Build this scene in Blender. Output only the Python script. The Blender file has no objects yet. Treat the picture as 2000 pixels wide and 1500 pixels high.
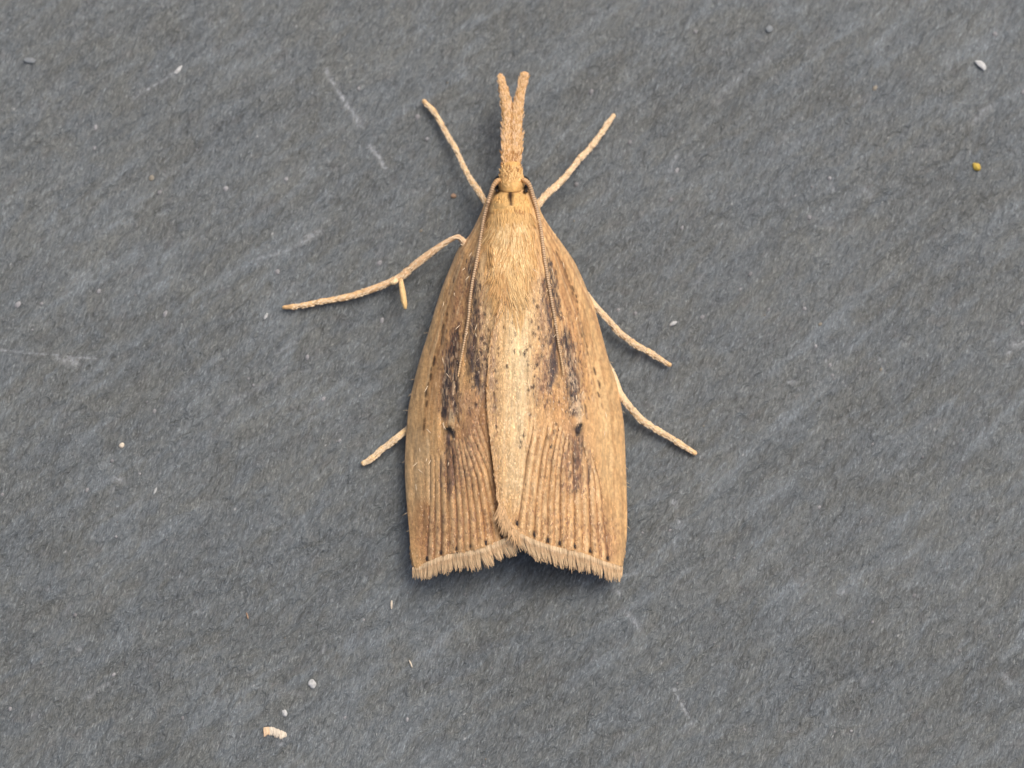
import bpy, math, random
import numpy as np
from mathutils import Vector

rnd = random.Random(7)
rs = np.random.RandomState(11)
sc = bpy.context.scene
col = sc.collection
sc.unit_settings.system = 'METRIC'
sc.unit_settings.scale_length = 0.018      # 1 unit = 18 mm

# ---------------------------------------------------------------- camera
TILT = math.radians(10.0)
DIST = 4.5
LENS = 81.0
SENSOR = 36.0
a_fwd = np.array([0.0, math.sin(TILT), -math.cos(TILT)])
a_up = np.array([0.0, math.cos(TILT), math.sin(TILT)])
a_rt = np.array([1.0, 0.0, 0.0])
AIM = np.array([0.0, 0.0, 0.08])
CAM = AIM - a_fwd * DIST
cd = bpy.data.cameras.new('camera'); cam = bpy.data.objects.new('camera', cd); col.objects.link(cam)
cam.location = CAM.tolist(); cam.rotation_euler = (TILT, 0, 0)
cd.lens = LENS; cd.sensor_width = SENSOR; cd.clip_start = 0.05; cd.clip_end = 500
cd.dof.use_dof = True
cd.dof.focus_distance = 4.455
cd.dof.aperture_fstop = 1.05
sc.camera = cam

# ---------------------------------------------------------------- daylight, bright overcast
SUN_EL, SUN_AZ = math.radians(59), math.radians(44)     # azimuth measured from +Y (head end) towards +X
w = bpy.data.worlds.new('World'); sc.world = w; w.use_nodes = True
nt = w.node_tree; nt.nodes.clear()
sky = nt.nodes.new('ShaderNodeTexSky'); sky.sky_type = 'NISHITA'; sky.sun_disc = False
sky.sun_elevation = SUN_EL; sky.sun_rotation = SUN_AZ
sky.dust_density = 8.0; sky.air_density = 0.7; sky.ozone_density = 0.6
bg = nt.nodes.new('ShaderNodeBackground'); bg.inputs['Strength'].default_value = 0.15
wo = nt.nodes.new('ShaderNodeOutputWorld')
nt.links.new(sky.outputs[0], bg.inputs[0]); nt.links.new(bg.outputs[0], wo.inputs[0])
sd = bpy.data.lights.new('sun', 'SUN'); sd.energy = 1.3; sd.angle = math.radians(50); sd.color = (1.0, 0.985, 0.955)
sun = bpy.data.objects.new('sun', sd); col.objects.link(sun)
sdir = Vector((math.sin(SUN_AZ) * math.cos(SUN_EL), math.cos(SUN_AZ) * math.cos(SUN_EL), math.sin(SUN_EL)))
sun.rotation_euler = sdir.to_track_quat('Z', 'Y').to_euler(); sun.location = (2, 2, 4)
sc.view_settings.view_transform = 'Standard'; sc.view_settings.look = 'None'
sc.view_settings.gamma = 1.0; sc.view_settings.exposure = 0.0

# ---------------------------------------------------------------- helpers
def P(x, y, z):
    """point at height z that is seen at photo pixel (x, y); arrays welcome"""
    x = np.asarray(x, float); y = np.asarray(y, float); z = np.asarray(z, float)
    k = SENSOR / LENS
    u = (x / 2000.0 - 0.5) * k
    v = -(y - 750.0) / 2000.0 * k
    dx = u; dy = a_fwd[1] + v * a_up[1]; dz = a_fwd[2] + v * a_up[2]
    t = (z - CAM[2]) / dz
    return np.stack([CAM[0] + dx * t, CAM[1] + dy * t, z + 0 * t], -1)

def lin(c):
    c = np.asarray(c, float) / 255.0
    return np.where(c <= 0.04045, c / 12.92, ((c + 0.055) / 1.055) ** 2.4)

_lat = {}
def noise(x, y, seed=0):
    """smooth 2-D value noise, about -1..1"""
    if seed not in _lat:
        _lat[seed] = np.random.RandomState(1000 + seed).rand(256, 256) * 2 - 1
    L = _lat[seed]
    xi = np.floor(x).astype(int); yi = np.floor(y).astype(int)
    fx = x - xi; fy = y - yi
    fx = fx * fx * fx * (fx * (fx * 6 - 15) + 10); fy = fy * fy * fy * (fy * (fy * 6 - 15) + 10)
    x0 = xi & 255; x1 = (xi + 1) & 255; y0 = yi & 255; y1 = (yi + 1) & 255
    return (L[y0, x0] * (1 - fx) + L[y0, x1] * fx) * (1 - fy) + (L[y1, x0] * (1 - fx) + L[y1, x1] * fx) * fy

def fbm(x, y, seed=0, octaves=4, gain=0.55):
    s = 0; a = 1.0; t = 0
    for i in range(octaves):
        s = s + a * noise(x * 2 ** i + 17.3 * i, y * 2 ** i - 9.1 * i, seed + i); t += a; a *= gain
    return s / t

def interp(knots, q):
    k = np.array(knots, float)
    return np.interp(q, k[:, 0], k[:, 1])

def smooth_path(pts, n):
    """Catmull-Rom through rows of pts (any number of columns), resampled to n rows"""
    p = np.array(pts, float)
    p = np.vstack([2 * p[0] - p[1], p, 2 * p[-1] - p[-2]])
    seg = np.linalg.norm(np.diff(p[1:-1, :2], axis=0), axis=1)
    acc = np.concatenate([[0], np.cumsum(seg)])
    s = np.linspace(0, acc[-1], n)
    i = np.clip(np.searchsorted(acc, s, 'right') - 1, 0, len(seg) - 1)
    t = ((s - acc[i]) / seg[i])[:, None]
    a, b, c, d = p[i], p[i + 1], p[i + 2], p[i + 3]
    return 0.5 * (2 * b + (c - a) * t + (2 * a - 5 * b + 4 * c - d) * t ** 2 + (3 * b - a - 3 * c + d) * t ** 3)

def mesh_obj(name, verts, faces, mat, colours=None, parent=None, smooth=True):
    me = bpy.data.meshes.new(name)
    verts = np.asarray(verts, float)
    if isinstance(faces, np.ndarray):
        k = faces.shape[1]; n = len(faces)
        me.vertices.add(len(verts)); me.vertices.foreach_set('co', verts.astype(np.float32).ravel())
        me.loops.add(n * k); me.loops.foreach_set('vertex_index', faces.astype(np.int32).ravel())
        me.polygons.add(n); me.polygons.foreach_set('loop_start', np.arange(0, n * k, k, dtype=np.int32))
        me.polygons.foreach_set('loop_total', np.full(n, k, dtype=np.int32))
        me.update(calc_edges=True)
    else:
        me.from_pydata([tuple(v) for v in verts], [], faces)
    if colours is not None:
        ca = me.color_attributes.new('pigment', 'FLOAT_COLOR', 'POINT')
        c = np.ones((len(verts), 4), np.float32); c[:, :3] = colours
        ca.data.foreach_set('color', c.ravel())
    me.polygons.foreach_set('use_smooth', np.full(len(me.polygons), smooth, dtype=bool))
    me.materials.append(mat); me.update()
    o = bpy.data.objects.new(name, me); col.objects.link(o)
    if parent is not None: o.parent = parent
    return o

def grid_faces(nr, nc, wrap=False):
    r = np.arange(nr - 1)[:, None]; c = np.arange(nc if wrap else nc - 1)[None, :]
    c2 = (c + 1) % nc
    a = r * nc + c; b = r * nc + c2; d = (r + 1) * nc + c; e = (r + 1) * nc + c2
    return np.stack([a, b, e, d], -1).reshape(-1, 4)

# ---------------------------------------------------------------- materials
def principled(name, rough, spec=0.3, sheen=0.0):
    m = bpy.data.materials.new(name); m.use_nodes = True
    b = m.node_tree.nodes['Principled BSDF']
    b.inputs['Roughness'].default_value = rough
    b.inputs['Specular IOR Level'].default_value = spec
    b.inputs['Sheen Weight'].default_value = sheen
    return m, m.node_tree, b

def pigment_material(name, rough=0.6, spec=0.3, sheen=0.0, nscale=90.0, amount=0.25, bump=0.0, sss=0.0):
    m, t, b = principled(name, rough, spec, sheen)
    at = t.nodes.new('ShaderNodeAttribute'); at.attribute_name = 'pigment'
    tc = t.nodes.new('ShaderNodeTexCoord')
    no = t.nodes.new('ShaderNodeTexNoise'); no.inputs['Scale'].default_value = nscale; no.inputs['Detail'].default_value = 4
    t.links.new(tc.outputs['Object'], no.inputs['Vector'])
    mr = t.nodes.new('ShaderNodeMapRange'); mr.inputs[1].default_value = 0.3; mr.inputs[2].default_value = 0.7
    mr.inputs[3].default_value = 1 - amount; mr.inputs[4].default_value = 1 + amount
    t.links.new(no.outputs['Fac'], mr.inputs[0])
    mx = t.nodes.new('ShaderNodeVectorMath'); mx.operation = 'SCALE'
    t.links.new(at.outputs['Color'], mx.inputs[0]); t.links.new(mr.outputs[0], mx.inputs['Scale'])
    t.links.new(mx.outputs[0], b.inputs['Base Color'])
    if bump:
        bp = t.nodes.new('ShaderNodeBump'); bp.inputs['Strength'].default_value = bump; bp.inputs['Distance'].default_value = 0.004
        t.links.new(no.outputs['Fac'], bp.inputs['Height']); t.links.new(bp.outputs[0], b.inputs['Normal'])
    if sss:
        b.inputs['Subsurface Weight'].default_value = sss
        b.inputs['Subsurface Radius'].default_value = (0.012, 0.007, 0.003)
        b.inputs['Subsurface Scale'].default_value = 1.0
    return m

M_wing = pigment_material('wing_membrane', 0.62, 0.25, 0.1, 160, 0.14, 0.3)
M_scale = pigment_material('wing_scale', 0.5, 0.35, 0.15, 60, 0.06)
M_fur = pigment_material('pale_fur', 0.55, 0.3, 0.2, 70, 0.08)
M_skin = pigment_material('scaly_cuticle', 0.6, 0.2, 0.03, 140, 0.16, 0.5)
M_ant = pigment_material('ringed_antenna', 0.5, 0.35, 0.0, 220, 0.12, 0.2)
M_eye, _t, _b = principled('dark_eye', 0.25, 0.5); _b.inputs['Base Color'].default_value = (0.012, 0.010, 0.010, 1)

def slate_material():
    m, t, b = principled('slate', 0.4, 0.6)
    N = t.nodes.new; L = t.links.new
    tc = N('ShaderNodeTexCoord')
    def rotated(angle, sx, sy):
        r = N('ShaderNodeVectorRotate'); r.rotation_type = 'Z_AXIS'; r.inputs['Angle'].default_value = math.radians(-angle)
        L(tc.outputs['Object'], r.inputs['Vector'])
        s = N('ShaderNodeVectorMath'); s.operation = 'MULTIPLY'; s.inputs[1].default_value = (sx, sy, 6.0)
        L(r.outputs[0], s.inputs[0]); return s.outputs[0]
    def nz(vec, scale, detail=3, rough=0.6, dist=0.0):
        n = N('ShaderNodeTexNoise'); n.inputs['Scale'].default_value = scale; n.inputs['Detail'].default_value = detail
        n.inputs['Roughness'].default_value = rough; n.inputs['Distortion'].default_value = dist
        L(vec, n.inputs['Vector']); return n.outputs['Fac']
    def rng(s, a, b_, c, d):
        r = N('ShaderNodeMapRange'); r.inputs[1].default_value = a; r.inputs[2].default_value = b_
        r.inputs[3].default_value = c; r.inputs[4].default_value = d; L(s, r.inputs[0]); return r.outputs[0]
    def mth(op, a, b_):
        n = N('ShaderNodeMath'); n.operation = op
        for i, q in enumerate((a, b_)):
            if isinstance(q, (int, float)): n.inputs[i].default_value = q
            else: L(q, n.inputs[i])
        return n.outputs[0]
    def mixc(f, a, b_):
        n = N('ShaderNodeMix'); n.data_type = 'RGBA'
        if isinstance(f, (int, float)): n.inputs['Factor'].default_value = f
        else: L(f, n.inputs['Factor'])
        for s, q in (('A', a), ('B', b_)):
            idx = 6 if s == 'A' else 7
            if isinstance(q, tuple): n.inputs[idx].default_value = q + (1,)
            else: L(q, n.inputs[idx])
        return n.outputs[2]
    fib = nz(rotated(66, 0.36, 1.0), 250, 4, 0.7)          # fine mineral fibres
    fib2 = nz(rotated(56, 0.36, 1.0), 95, 3, 0.65, 0.2)
    band = nz(rotated(34, 0.30, 1.0), 11, 4, 0.6, 0.4)
    patch = nz(rotated(30, 0.55, 1.0), 4.0, 4, 0.6)
    tint = nz(rotated(38, 0.5, 1.0), 17, 4, 0.65, 0.6)
    pink = nz(rotated(20, 0.8, 1.0), 30, 2, 0.5)
    base = mixc(rng(tint, 0.38, 0.62, 0, 1), (0.101, 0.109, 0.103), (0.098, 0.113, 0.119))
    base = mixc(rng(pink, 0.58, 0.75, 0, 0.25), base, (0.100, 0.093, 0.088))
    base = mixc(rng(nz(rotated(37, 0.15, 1.0), 31, 4, 0.6, 0.3), 0.52, 0.68, 0, 0.6), base, (0.104, 0.121, 0.130))
    v = mth('ADD', rng(fib, 0.3, 0.7, -0.36, 0.42), rng(fib2, 0.3, 0.7, -0.27, 0.27))
    v = mth('ADD', v, rng(band, 0.3, 0.7, -0.14, 0.14))
    lines = nz(rotated(37, 0.15, 1.0), 31, 4, 0.6, 0.3)
    area = rng(nz(rotated(10, 0.9, 1.0), 1.3, 2), 0.38, 0.6, 0.25, 1.0)
    v = mth('ADD', v, mth('MULTIPLY', rng(lines, 0.48, 0.70, 0.0, 0.46), area))
    glint_streak = nz(rotated(74, 0.24, 1.0), 300, 2, 0.5)  # tiny bright streaks: glints of the stone painted into its colour
    v = mth('ADD', v, rng(glint_streak, 0.56, 0.72, 0.0, 1.0))
    v = mth('ADD', v, rng(patch, 0.3, 0.7, -0.12, 0.12))
    v = mth('ADD', v, 1.0)
    sc_ = N('ShaderNodeVectorMath'); sc_.operation = 'SCALE'; L(base, sc_.inputs[0]); L(v, sc_.inputs['Scale'])
    at = N('ShaderNodeAttribute'); at.attribute_name = 'pigment'
    sep = N('ShaderNodeSeparateColor'); L(at.outputs['Color'], sep.inputs[0])
    brk = rng(nz(rotated(50, 0.7, 1.0), 120, 3), 0.36, 0.6, 0.25, 1)
    c = mixc(mth('MULTIPLY', sep.outputs[0], brk), sc_.outputs[0], (0.46, 0.49, 0.51))
    # tiny pale mineral grains in the stone
    vo = N('ShaderNodeTexVoronoi'); vo.inputs['Scale'].default_value = 42; L(rotated(60, 0.6, 1.0), vo.inputs['Vector'])
    g = rng(vo.outputs['Distance'], 0.05, 0.11, 0.8, 0.0)
    sel = N('ShaderNodeSeparateColor'); L(vo.outputs['Color'], sel.inputs[0])
    g = mth('MULTIPLY', g, rng(sel.outputs[0], 0.90, 0.95, 0, 1))
    c = mixc(g, c, (0.38, 0.39, 0.38))
    L(c, b.inputs['Base Color'])
    h = mth('ADD', mth('MULTIPLY', fib, 0.6), mth('MULTIPLY', fib2, 0.8))
    bp = N('ShaderNodeBump'); bp.inputs['Strength'].default_value = 0.9; bp.inputs['Distance'].default_value = 0.007
    L(h, bp.inputs['Height']); L(bp.outputs[0], b.inputs['Normal'])
    L(rng(fib2, 0.3, 0.7, 0.40, 0.27), b.inputs['Roughness'])
    return m
M_slate = slate_material()

def crumb_material(name, colour, rough=0.7):
    m, t, b = principled(name, rough, 0.3)
    tc = t.nodes.new('ShaderNodeTexCoord'); no = t.nodes.new('ShaderNodeTexNoise'); no.inputs['Scale'].default_value = 160
    t.links.new(tc.outputs['Object'], no.inputs['Vector'])
    mx = t.nodes.new('ShaderNodeMix'); mx.data_type = 'RGBA'
    mx.inputs[6].default_value = tuple(q * 0.6 for q in colour) + (1,); mx.inputs[7].default_value = tuple(min(1, q * 1.25) for q in colour) + (1,)
    t.links.new(no.outputs['Fac'], mx.inputs['Factor']); t.links.new(mx.outputs[2], b.inputs['Base Color'])
    return m

# ---------------------------------------------------------------- the slate slab
def axis(lo, hi, step, far, nfar):
    mid = np.arange(lo, hi + step / 2, step)
    k = np.linspace(0, 1, nfar + 1)[1:] ** 2.2
    return np.concatenate([(lo - k * (far + lo))[::-1], mid, hi + k * (far - hi)])

def slate_height(x, y):
    """relief of the cleaved stone: x, y in units"""
    def rot(a, sx, sy):
        c, s = math.cos(math.radians(a)), math.sin(math.radians(a))
        return (x * c + y * s) * sx, (-x * s + y * c) * sy
    u, v = rot(34, 3.2, 11); wv = noise(u * 0.7, v * 0.3, 40) * 1.2
    h = 0.0042 * fbm(u, v + wv, 1, 3)
    u, v = rot(46, 13, 34); h = h + 0.0022 * fbm(u, v, 8, 3)
    u, v = rot(64, 42, 110); h = h + 0.0017 * fbm(u, v, 14, 2)
    h = h + 0.010 * fbm(x * 1.1, y * 1.6, 20, 2)
    return h

SCRATCH = [  # pale scratches and bruises in photo pixels: points, half width, strength
    ([(636, 136), (655, 165), (672, 195)], 4.5, .65), ([(672, 195), (690, 222), (703, 243)], 6, .5),
    ([(722, 282), (738, 303), (752, 326)], 4.5, .65), ([(260, 190), (310, 160), (345, 138)], 3, .5),
    ([(588, 472), (606, 460), (624, 452)], 6, .5), ([(500, 505), (560, 490), (600, 462)], 3, .25),
    ([(0, 683), (60, 688), (120, 694), (190, 700)], 2.4, .5), ([(115, 700), (135, 702), (150, 712)], 8, .35),
    ([(1318, 1346), (1334, 1380), (1352, 1412)], 3.2, .55), ([(1228, 1200), (1240, 1216), (1248, 1228)], 5, .45),
    ([(1316, 978), (1320, 988)], 5, .5), ([(1322, 1008), (1328, 1020)], 3, .5), ([(1322, 300), (1304, 345)], 4, .3),
    ([(1640, 1160), (1646, 1156)], 5, .5), ([(1960, 1320), (1968, 1330)], 6, .35), ([(1683, 1335), (1690, 1325)], 4, .4),
    ([(1985, 672), (1996, 668)], 9, .5), ([(1969, 688), (1975, 684)], 5, .4), ([(1610, 705), (1625, 690)], 4, .4),
    ([(1355, 560), (1375, 535)], 3, .3), ([(1690, 372), (1702, 382)], 6, .3), ([(1620, 350), (1628, 372)], 3, .3),
    ([(1900, 240), (1920, 216), (1938, 204)], 6, .28), ([(225, 935), (235, 938)], 6, .45), ([(215, 960), (222, 950)], 4, .3),
    ([(505, 760), (530, 745), (560, 715)], 4, .28), ([(430, 815), (455, 780), (505, 755)], 5, .22), ([(540, 690), (575, 668)], 3, .3),
    ([(630, 1275), (634, 1250)], 3, .4), ([(520, 1128), (527, 1108)], 2, .3), ([(565, 1352), (590, 1355)], 5, .25),
    ([(543, 1448), (550, 1452)], 5, .35), ([(170, 1365), (190, 1345), (210, 1335)], 4, .28), ([(125, 1195), (140, 1175)], 4, .25),
    ([(1720, 700), (1726, 720)], 3, .3), ([(1648, 745), (1656, 755)], 2.5, .4), ([(1540, 744), (1556, 745)], 3, .4),
    ([(1210, 1125), (1245, 1120)], 3, .3), ([(1200, 1150), (1210, 1158)], 6, .3), ([(150, 1272), (156, 1260)], 5, .25),
    ([(1000, 1185), (1020, 1170), (1035, 1150)], 3, .18), ([(1400, 200), (1440, 150), (1520, 100)], 9, .12), ([(1580, 100), (1615, 70)], 8, .12),
]
def seg_dist(px, py, a, b):
    ax, ay = a; bx, by = b
    dx, dy = bx - ax, by - ay
    t = np.clip(((px - ax) * dx + (py - ay) * dy) / (dx * dx + dy * dy + 1e-9), 0, 1)
    return np.hypot(px - ax - t * dx, py - ay - t * dy), t

def build_slate():
    xs = axis(-1.12, 1.12, 0.0027, 9.0, 40); ys = axis(-0.90, 0.90, 0.0027, 7.0, 40)
    X, Y = np.meshgrid(xs, ys)
    Z = slate_height(X, Y) - 0.006
    nr, nc = X.shape
    # photo pixel of every vertex, to lay the scratches where they are on the stone
    d = np.stack([X - CAM[0], Y - CAM[1], 0 * X - CAM[2]], -1)
    f = d @ a_fwd; k = LENS / SENSOR
    px = 1000 + 2000 * k * (d @ a_rt) / f; py = 750 - 2000 * k * (d @ a_up) / f
    mark = np.zeros_like(X)
    for pts, hw, s in SCRATCH:
        p = np.array(pts); m = 4 * hw
        sel = (px > p[:, 0].min() - m) & (px < p[:, 0].max() + m) & (py > p[:, 1].min() - m) & (py < p[:, 1].max() + m)
        qx = px[sel]; qy = py[sel]; best = np.full(qx.shape, 1e9)
        for a, b in zip(pts[:-1], pts[1:]):
            best = np.minimum(best, seg_dist(qx, qy, a, b)[0])
        mark[sel] = np.maximum(mark[sel], 1.25 * s * np.exp(-(best / hw) ** 2) * (0.75 + 0.6 * noise(qx / 5, qy / 5, 33)))
    Z = Z - 0.002 * mark
    V = np.stack([X, Y, Z], -1).reshape(-1, 3)
    F = grid_faces(nr, nc)
    # skirt and underside
    rim = np.concatenate([np.arange(nc), np.arange(1, nr) * nc + nc - 1, (nr - 1) * nc + np.arange(nc - 2, -1, -1), np.arange(nr - 2, 0, -1) * nc])
    low = V[rim].copy(); low[:, 2] = -0.35
    n0 = len(V); V = np.vstack([V, low]); m = len(rim); i = np.arange(m); j = (i + 1) % m
    F = np.vstack([F, np.stack([rim[j], rim[i], n0 + i, n0 + j], -1)])
    C = np.zeros((len(V), 3)); C[:n0, 0] = mark.ravel()
    o = mesh_obj('slate_slab', V, F, M_slate, C)
    o['kind'] = 'structure'; o['label'] = 'dark grey slate slab with slanting cleavage grain and pale scratches'
    return o
slate = build_slate()

# ---------------------------------------------------------------- pigment painter (plan of the wings, photo pixels)
X0, Y0, WW, HH, RES = 770, 380, 480, 790, 2     # RES samples per pixel
gx, gy = np.meshgrid(X0 + np.arange(WW * RES) / RES, Y0 + np.arange(HH * RES) / RES)

class Sheet:
    def __init__(s, base): s.c = np.ones(gx.shape + (3,)) * lin(base); s.h = np.zeros(gx.shape)
    def lay(s, mask, colour): s.c = s.c * (1 - mask[..., None]) + lin(colour) * mask[..., None]
    def patch(s, sl, m, colour):
        s.c[sl] = s.c[sl] * (1 - m[..., None]) + lin(colour) * m[..., None]
    def stroke(s, pts, colour, alpha=1.0, soft=1.0, rough=0.0, grain=(2.0, 9.0), dz=0.0, seed=50, power=2.0):
        """pts rows (x, y, half width); rough mixes in scale-sized noise"""
        p = np.array(pts, float); m = p[:, 2].max() * 2.6 + 3
        x0 = int(max(0, (p[:, 0].min() - m - X0) * RES)); x1 = int(min(gx.shape[1], (p[:, 0].max() + m - X0) * RES))
        y0 = int(max(0, (p[:, 1].min() - m - Y0) * RES)); y1 = int(min(gx.shape[0], (p[:, 1].max() + m - Y0) * RES))
        if x1 <= x0 or y1 <= y0: return
        sl = (slice(y0, y1), slice(x0, x1)); qx, qy = gx[sl], gy[sl]
        q = np.full(qx.shape, 1e9)
        for a, b in zip(p[:-1], p[1:]):
            d, t = seg_dist(qx, qy, a[:2], b[:2])
            q = np.minimum(q, d / (a[2] + (b[2] - a[2]) * t + 1e-6))
        m = np.exp(-np.abs(q) ** power * 0.9)
        if rough:
            n = noise(qx / grain[0], qy / grain[1], seed) * 0.6 + noise(qx / 6.0, qy / 18.0, seed + 1) * 0.5
            m = np.clip(m * (1 + rough * n * 1.5) - rough * 0.25 * np.clip(-n, 0, 1), 0, 1) if rough < 1 else m * np.clip((n + 0.15) * 4, 0, 1)
        m = np.clip(m * alpha, 0, 1)
        s.patch(sl, m, colour); s.h[sl] += dz * m
    def dash(s, x, y, w=2.2, l=5.0, lean=0.0, colour=(62, 48, 40), alpha=0.9):
        s.stroke([(x - lean * l, y - l, w * 0.8), (x, y, w * 1.3), (x + lean * l * .6, y + l * 0.7, w * 0.8)], tuple(q * .72 for q in colour), min(1, alpha * 1.15))
    def sample(s, x, y):
        fx = np.clip((x - X0) * RES, 0, gx.shape[1] - 2); fy = np.clip((y - Y0) * RES, 0, gx.shape[0] - 2)
        ix = fx.astype(int); iy = fy.astype(int); tx = (fx - ix)[..., None]; ty = (fy - iy)[..., None]
        c = (s.c[iy, ix] * (1 - tx) + s.c[iy, ix + 1] * tx) * (1 - ty) + (s.c[iy + 1, ix] * (1 - tx) + s.c[iy + 1, ix + 1] * tx) * ty
        return c, s.h[iy, ix]

GOLD = (208, 162, 102); TAN = (212, 174, 122); CREAM = (229, 196, 142); PALE = (232, 202, 150)
BROWN = (160, 110, 66); UMBER = (118, 78, 46); MAUVE = (128, 104, 92); DARK = (62, 56, 56); BLACK = (34, 29, 29)
RED = (190, 142, 96)

# ---- left wing (seen on the left)
Lw = Sheet(GOLD)
Lw.stroke([(985, 430, 30), (965, 560, 30), (955, 700, 24), (952, 790, 14)], (218, 180, 124), .95)
Lw.stroke([(905, 500, 16), (885, 600, 18), (865, 700, 18), (850, 780, 16), (838, 840, 8)], (196, 146, 86), .6)
Lw.stroke([(905, 540, 12), (895, 620, 16), (876, 700, 16), (865, 790, 14)], RED, .7, rough=.5)
Lw.stroke([(915, 440, 10), (885, 520, 9), (858, 590, 9), (836, 670, 10), (815, 750, 12), (803, 830, 16), (803, 940, 20), (808, 1000, 14)], (207, 165, 108), .85)
Lw.stroke([(820, 860, 22), (815, 960, 24)], (208, 170, 118), .8)
Lw.stroke([(945, 780, 26), (950, 880, 30), (945, 1000, 36), (960, 1040, 26)], (188, 136, 78), .8)
Lw.stroke([(905, 850, 26), (895, 950, 36), (880, 1050, 40)], (190, 142, 88), .8)
Lw.stroke([(830, 1000, 22), (835, 1060, 26), (850, 1085, 26)], (168, 120, 76), .7, rough=.4)
Lw.stroke([(915, 780, 22), (925, 850, 26), (915, 900, 20)], (186, 142, 104), .6, rough=.5)
# pale rays and dark furrows of the hind third
veinsL = [[(841, 890), (841, 969), (836, 1060), (834.5, 1095)], [(860, 890), (861, 960), (863, 1040), (862, 1083)],
          [(882, 870), (888, 930), (893, 1010), (892, 1075)], [(896, 860), (909, 934), (917, 1010), (919, 1071)],
          [(908, 860), (932, 935), (943, 1010), (948.6, 1064)], [(922, 850), (952, 920), (970, 1000), (980, 1051)],
          [(935, 820), (958, 890), (975, 960), (985, 1030)]]
for i, v in enumerate(veinsL):
    n = len(v)
    Lw.stroke([(x, y, [.7, 2.3, 2.7, 2.5][k]) for k, (x, y) in enumerate(v)], (112, 70, 38), .82, rough=.4, dz=-0.0032)
    if i + 1 < len(veinsL):
        u = veinsL[i + 1]
        mid = [((a[0] + b[0]) / 2, (a[1] + b[1]) / 2, 3.0) for a, b in zip(v, u)]
        Lw.stroke([(m_[0], m_[1], [.6, 1.5, 1.8, 1.6][k]) for k, m_ in enumerate(mid)], (124, 80, 46), .62, rough=.4, dz=-.0014)
        q = [((a[0] * .75 + b[0] * .25), (a[1] * .75 + b[1] * .25), 2.2) for a, b in zip(v, u)]
        Lw.stroke(q, (218, 176, 122), .75, rough=.5, dz=0.0020)
        q = [((a[0] * .25 + b[0] * .75), (a[1] * .25 + b[1] * .75), 2.2) for a, b in zip(v, u)]
        Lw.stroke(q, (218, 176, 122), .75, rough=.5, dz=0.0020)
Lw.stroke([(838, 860, 3), (839, 930, 2.6), (840, 985, 2)], (226, 188, 134), .8)
Lw.stroke([(830, 905, 2), (832, 960, 2), (826, 1040, 2), (822, 1090, 2)], (146, 100, 60), .35, rough=.5, dz=-0.002)
Lw.stroke([(962, 780, 6), (964, 850, 8), (970, 930, 9), (974, 1000, 8)], (140, 86, 42), .7, rough=.4)
# dark streak beside the antenna
Lw.stroke([(926, 505, 4), (922, 530, 8), (928, 560, 10), (931, 585, 8), (926, 615, 7), (920, 650, 9), (922, 690, 13), (930, 722, 12), (932, 748, 7)], DARK, .95, rough=.6)
Lw.stroke([(938, 610, 9), (936, 660, 12), (940, 700, 13), (944, 740, 12), (942, 775, 7)], (168, 134, 108), .55, rough=.8)
Lw.stroke([(925, 640, 4), (926, 690, 6), (931, 740, 6)], (52, 46, 52), .8, rough=.6)
Lw.stroke([(933, 690, 3), (937, 730, 4), (945, 768, 3)], DARK, .6, rough=1)
# discal streak
Lw.stroke([(898, 632, 3), (889, 668, 7), (886, 702, 12), (882, 735, 15), (881, 770, 15), (880, 800, 13), (874, 822, 7)], (100, 80, 72), .85, rough=.7)
Lw.stroke([(896, 640, 2), (888, 675, 4), (892, 705, 4), (892, 750, 4), (894, 800, 4), (897, 825, 2)], (52, 46, 46), .85, rough=.5)
Lw.stroke([(884, 668, 3), (878, 705, 4), (873, 745, 4), (870, 785, 6), (868, 812, 5)], (58, 52, 56), .85, rough=.55)
for k in range(26):
    x = rnd.uniform(868, 896); y = rnd.uniform(680, 815)
    Lw.stroke([(x, y, .8), (x + rnd.uniform(-3, 3), y + rnd.uniform(10, 20), .8)], (206, 176, 140), .7)
Lw.stroke([(883, 800, 2), (882, 820, 5.5), (879, 830, 4.5)], (218, 188, 142), .8, rough=.5)
Lw.stroke([(880, 848, 6), (881, 875, 7), (882, 905, 8), (880, 940, 7), (878, 965, 3)], (120, 92, 78), .7, rough=.9)
Lw.stroke([(862, 900, 3), (861, 930, 4), (863, 950, 3)], (72, 62, 70), .75, rough=.5)
Lw.stroke([(886, 850, 3), (887, 880, 3), (888, 925, 2)], (60, 48, 44), .7, rough=.6)
Lw.stroke([(874, 838, 3.2), (880, 838, 5.4), (886, 843, 3.6)], BLACK, 1); Lw.stroke([(885, 845, 2.6), (887, 856, 1.6)], BLACK, .9)
Lw.stroke([(876, 852, 4), (878, 862, 4)], (150, 136, 134), .7, rough=.4)
Lw.stroke([(918, 800, 2.5), (920, 812, 1.5)], DARK, .7)
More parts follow.
